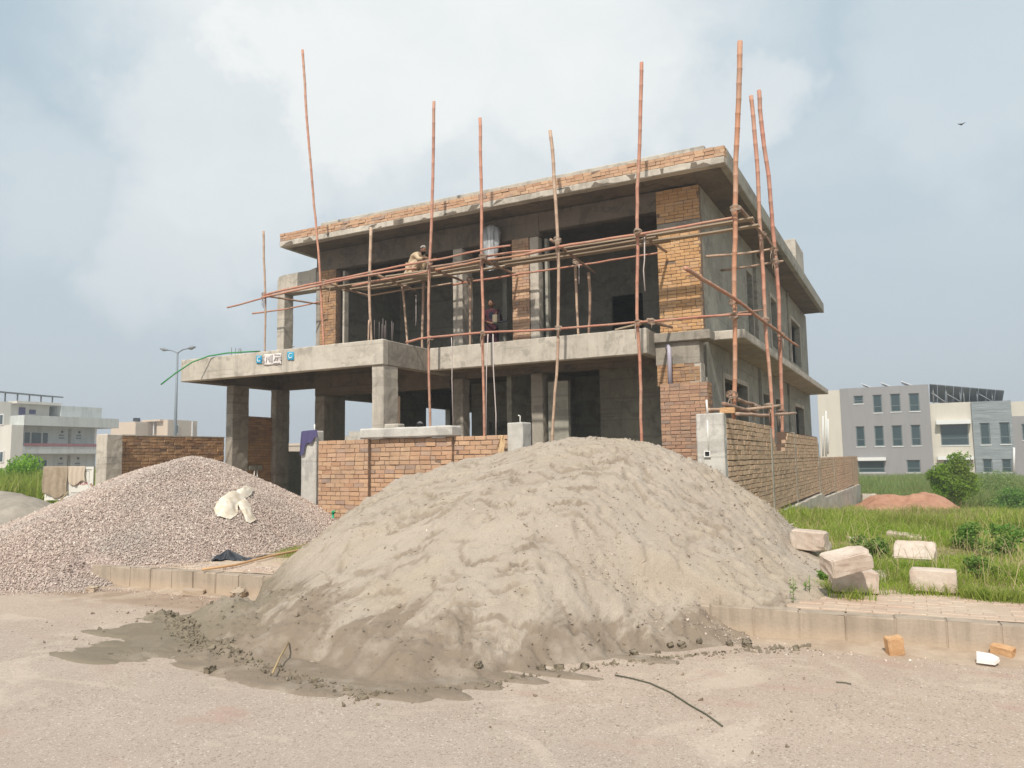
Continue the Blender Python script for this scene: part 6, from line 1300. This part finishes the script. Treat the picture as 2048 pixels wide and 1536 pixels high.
# ------------------------------------------------------------------ vegetation
def grassmat(name, stops, trans=.45):
    m = MB(name, .7, .2); geo = m.n('ShaderNodeNewGeometry'); r = geo.outputs['Random Per Island']; c = m.ramp(r, stops); c = m.mix(m.mr(m.noise(.35, 4), .42, .62, 0, .5), c, (.22, .20, .06)); m.col(c)
    tr = m.n('ShaderNodeBsdfTranslucent'); mx = m.n('ShaderNodeMixShader'); mx.inputs[0].default_value = trans; m.l(c, tr.inputs[0]); m.l(m.b.outputs[0], mx.inputs[1]); m.l(tr.outputs[0], mx.inputs[2]); m.l(mx.outputs[0], m.o.inputs[0]); return m.m
M_GRASS = grassmat('grass', [(0, (.18, .30, .035)), (.4, (.31, .45, .06)), (.75, (.42, .54, .09)), (.93, (.52, .53, .15)), (1, (.58, .48, .27))])
M_TALL = grassmat('tall_grass', [(0, (.16, .245, .06)), (.5, (.25, .35, .09)), (.85, (.33, .42, .13)), (1, (.45, .44, .22))])
M_BUSH = grassmat('bush_leaf', [(0, (.13, .28, .02)), (.5, (.22, .42, .03)), (1, (.32, .54, .06))], .45)
M_WEED = grassmat('weed_leaf', [(0, (.07, .17, .03)), (.5, (.13, .27, .045)), (1, (.22, .36, .08))], .3)
def blades(name, x, y, z, hgt, wid, mat, lb, lean=.35, cat='grass'):
    n = len(x); a = rng.uniform(0, 2*PI, n); ln = rng.normal(0, lean, (n, 2))*hgt[:, None]; base = np.stack([x, y, z], -1); w = np.stack([np.cos(a), np.sin(a), 0*a], -1)*wid[:, None]
    mid = base+np.stack([ln[:, 0]*.35, ln[:, 1]*.35, hgt*.6], -1); tip = base+np.stack([ln[:, 0], ln[:, 1], hgt*(1-.25*np.minimum(np.hypot(ln[:, 0], ln[:, 1])/hgt, 1.5))], -1)
    V = np.stack([base-w, base+w, mid+w*.75, mid-w*.75, tip], 1).reshape(-1, 3); i = 5*np.arange(n)[:, None]
    F = np.concatenate([i+np.array([[0, 1, 2]]), i+np.array([[0, 2, 3]]), i+np.array([[3, 2, 4]])], 1).reshape(-1, 3)
    o = link(name, arr_mesh(name, V, F), mat); return tagp(o, lb, cat, kind='stuff')
def wedge(n, y0, y1, p=1.0, xa=-.21, xb=.2, xmin=-2.55):
    y = y0+(y1-y0)*rng.random(n)**p; x = rng.uniform(0, 1, n)*((xb-xa)*y+1.4)+xa*y-.2; k = x > xmin; return x[k], y[k]
def edge_y(x): return 8.25+.04*x+.35*fbm(np.asarray(x), 0*np.asarray(x), 1.3, 3, 61)
x, y = wedge(95000, 7.7, 15, 1.15); bare = fbm(x, y, .55, 3, 60)
k = (y > edge_y(x)) & (rng.random(len(x)) < np.clip(1.1-9*np.maximum(bare-.10, 0), .06, 1)) & (sample_h(GHX, GHY, GHH, x*0-12, y) > -9); x, y = x[k], y[k]
tall = np.clip(.5+fbm(x, y, .9, 3, 62)*1.6, .15, 1.6)*ss(7.9, 9.5, y)+.12
blades('grass', x, y, ground_z(x, y)-.01, rng.uniform(.07, .24, len(x))*tall*1.1, rng.uniform(.0025, .0055, len(x)), M_GRASS, 'bright green grass growing around the broken blocks on the right', .45)
x, y = wedge(80000, 14.5, 34, 1.0); bare = fbm(x, y, .3, 3, 63); mound = ((x+.3)/1.9)**2+((y-33.5)/3.0)**2
k = (rng.random(len(x)) < np.clip(1.05-8*np.maximum(bare-.10, 0), .05, 1)) & (mound > 1.2); x, y = x[k], y[k]
blades('meadow_grass', x, y, ground_z(x, y)-.01, rng.uniform(.15, .42, len(x))*np.clip(.7+fbm(x, y, .4, 3, 64), .3, 1.6), rng.uniform(.006, .012, len(x)), M_GRASS, 'rough green grass in front of the red earth mound', .4)
x, y = wedge(95000, 40.5, 80, 1.1, -.16, .2, -6); k = (x > -2.5) | (y > 43); x, y = x[k], y[k]; hh = rng.uniform(.6, 1.35, len(x))*np.clip(.85+fbm(x, y, .12, 3, 65)*.5, .5, 1.3)
blades('tall_grass', x, y, ground_z(x, y)-.02, hh, rng.uniform(.012, .03, len(x)), M_TALL, 'field of tall pale grass before the far office building', .22)
# left field
n = 100000; x = -19.9-rng.random(n)**1.3*42; y = rng.random(n)*34+9.5; az_ = np.degrees(np.arctan2(-x, y)); k = (az_ > 52) & (az_ < 68) & (np.hypot(x, y) > 25.8); x, y = x[k], y[k]
blades('tall_grass', x, y, ground_z(x, y)-.02, rng.uniform(.6, 1.35, len(x)), rng.uniform(.008, .022, len(x)), M_GRASS, 'tall vivid green grass on the far left behind the sign board', .28)
# tufts leaning over the blocks and the pavement edge
bx_ = []; by_ = []
for (u, v, n_) in [(1600, 1120, 500), (1650, 1118, 500), (1640, 1150, 400), (1665, 1178, 350), (1720, 1180, 350), (1760, 1150, 700), (1800, 1142, 600), (1860, 1142, 600), (1830, 1182, 200), (1900, 1184, 300), (1780, 1095, 400), (1850, 1092, 400), (1960, 1192, 500), (2030, 1198, 500), (1700, 1192, 200)]:
    q_ = on_z(u, v, .28); bx_ += list(rng.normal(q_[0], .10, n_)); by_ += list(rng.normal(q_[1], .06, n_))
bx_ = np.array(bx_); by_ = np.array(by_); blades('grass', bx_, by_, ground_z(bx_, by_)-.01, rng.uniform(.06, .2, len(bx_)), rng.uniform(.002, .0045, len(bx_)), M_GRASS, 'tufts of grass growing round the feet of the broken blocks', .5)
# dry litter and bare stems
x, y = wedge(5000, 8.6, 30, 1.2); blades('dry_stems', x, y, ground_z(x, y), rng.uniform(.15, .5, len(x)), rng.uniform(.002, .004, len(x)), grassmat('dry_grass', [(0, (.42, .34, .18)), (1, (.58, .49, .28))], .2), 'dry straw stems among the green grass', .6)
# green tuft on the pavement, weeds
n = 4200; x = rng.normal(-7.55, .55, n); y = 8.35+rng.normal(0, .28, n)+(x+7.55)*-.5; zs = np.array([sand_z(a, b) for a, b in zip(x, y)]); k = zs < .27; x, y = x[k], y[k]
blades('grass_patch', x, y, .24+0*x, rng.uniform(.02, .07, len(x)), rng.uniform(.002, .004, len(x)), M_GRASS, 'small patch of short grass between the gravel and the sand heap', .8)
def leaves(name, c_, rad, n, size, mat, lb, cat, z_sq=1.0, kind=None, lumps=9, parent=None, stem=True):
    """leaf quads gathered in clumps spread through the crown's volume"""
    cl_ = rng.normal(0, 1, (lumps, 3)); cl_ /= np.linalg.norm(cl_, axis=1)[:, None]; cl_ *= rng.uniform(.25, .85, lumps)[:, None]; cr = rng.uniform(.25, .5, lumps)
    w_ = rng.integers(0, lumps, n); d_ = rng.normal(0, 1, (n, 3)); d_ /= np.linalg.norm(d_, axis=1)[:, None]; p = cl_[w_]+d_*(cr[w_]*rng.random(n)**.4)[:, None]; p[:, 2] = np.maximum(p[:, 2], -1.1)*z_sq
    p = p*np.array(rad)+np.array(c_); a = rng.normal(0, 1, (n, 3)); a /= np.linalg.norm(a, axis=1)[:, None]; b = np.cross(a, rng.normal(0, 1, (n, 3))); b /= np.linalg.norm(b, axis=1)[:, None]; s = rng.uniform(.6, 1.3, n)[:, None]*size
    V = np.stack([p-a*s, p+b*s*.45, p+a*s, p-b*s*.45], 1).reshape(-1, 3); F = np.arange(4*n).reshape(n, 4); o = link(name, arr_mesh(name, V, F), mat, parent); return tagp(o, lb, cat, kind=kind) if lb else o
p = on_y(1906, 952, 38.5); bs = empty('bush', (p[0], 38.5, -1.1), 'round bright green bush in front of the beige part of the far building', 'bush', kind='thing')
leaves('foliage', (p[0], 38.5, p[2]-.12), (1.05, 1.0, 1.1), 17000, .06, M_BUSH, None, None, 1, None, 42, bs)
tube('stem', None, 0, BAM['brown'][0], bs, 6, True, [([(p[0]+dx, 38.5, -1.2), (p[0]+dx*2.5, 38.5+dx, .2)], .04) for dx in (-.15, 0, .12)])
for (u, v, Y_, r, n_, lb) in [(1990, 950, 50, (2.4, 1.4, .95), 8000, 'pale flowering weeds right of the round bush'), (1775, 1000, 40, (1.2, .8, .4), 3500, 'low leafy weeds just behind the red earth mound'), (2035, 985, 40, (1.4, 1, .7), 4000, 'leafy weeds at the right edge of the field'), (1850, 1000, 41, (1.1, .8, .45), 3000, 'low weeds under the round bush')]:
    p = on_y(u, v, Y_); gz0 = float(ground_z(p[0], Y_)); leaves('weeds', (p[0], Y_, gz0+r[2]*.8), r, n_, .05, M_TALL if u == 1990 else M_WEED, lb, 'weeds', 1, 'stuff', 14)
for (u, v, Yz, s, n_, lb) in [(1755, 1115, .32, .27, 900, 'leafy weed plant between the broken blocks'), (1945, 1100, .32, .33, 1100, 'dark leafy weed right of the broken blocks'), (2025, 1110, .32, .34, 1100, 'leafy weed at the right edge of the grass'), (1655, 1165, .3, .14, 350, 'small weed at the edge of the sand by the blocks'), (1720, 1100, .3, .16, 400, 'thin weed behind the tilted block'), (1960, 1150, .3, .2, 500, 'low weed near the pavement edge')]:
    p = on_z(u, v, Yz); e = empty('weed_plant', tuple(p), lb, 'weed', 'weeds among the broken kerb blocks'); leaves('foliage', tuple(p+v3(0, 0, s*.5)), (s, s, s*.7), n_, .026, M_WEED, None, None, 1, None, 8, e)
    tube('stem', [p-v3(0, 0, .03), p+v3(0, 0, s*.6)], .006, M_TWIG, e, 5)
for (u, v, hgt, lb) in ((1584, 1160, .22, 'thin green sprig growing out of the sand heap'), (1617, 1152, .16, 'tiny green sprig growing out of the sand heap, right of the other')):
    p = on_z(u, v, .45); zz = sand_z(p[0], p[1]); e = empty('sprig', (p[0], p[1], zz), lb, 'sprig', 'sprigs growing in the sand'); pts = [v3(p[0], p[1], zz-.02), v3(p[0]+.01, p[1], zz+hgt)]; tube('stem', pts, .003, M_WEED, e, 4)
    leaves('foliage', (p[0], p[1], zz+hgt*.55), (.05, .05, hgt*.5), 40, .013, M_WEED, None, None, 1, None, 5, e)
# left bush against the far building
p = on_x(32, 950, -33); leaves('shrubbery', (-33, p[1], 1.0), (1.6, 1.6, .9), 5000, .07, M_BUSH, 'leafy shrub rising out of the tall grass at the left edge', 'shrub', 1, 'stuff', 12)
# red earth mound
xs = np.arange(-4.2, 3.6, .09); ys_ = np.arange(29.5, 38, .12); X2, Y2 = np.meshgrid(xs, ys_, indexing='ij')
h3 = .50*np.exp(-(((X2+.9)/1.15)**2+((Y2-33.6)/1.6)**2))+.72*np.exp(-(((X2-.45)/1.0)**2+((Y2-33.9)/1.8)**2))+.3*np.exp(-(((X2+1.6)/.9)**2+((Y2-33.2)/1.2)**2))-.06; h3 = h3+fbm(X2, Y2, 1.5, 4, 70)*.24*(h3 > 0)
m = MB('red_earth', .97, .05); c = m.ramp(m.noise(3, 5, .65), [(.3, (.36, .185, .12)), (.6, (.47, .26, .175)), (.8, (.54, .33, .23))]); m.col(c).bump(m.noise(7, 5), .8, .06); M_RED_E = m.m
o = link('earth_mound', grid_mesh('earth_mound', X2, Y2, ground_z(X2, Y2)+h3, h3 > 0), M_RED_E, smooth=True); tagp(o, 'low mound of red earth in the grassy plot on the right', 'earth mound')
xs = np.arange(1.2, 4.5, .1); ys_ = np.arange(19.5, 25, .12); X2, Y2 = np.meshgrid(xs, ys_, indexing='ij'); h3 = .14*np.exp(-(((X2-3.0)/1.0)**2+((Y2-22.3)/1.6)**2))-.03+fbm(X2, Y2, 1.5, 3, 71)*.05
o = link('earth_mound', grid_mesh('earth_mound', X2, Y2, ground_z(X2, Y2)+h3, h3 > 0), M_RED_E, smooth=True); tagp(o, 'flat bare patch of red earth at the right edge of the grass', 'earth mound')
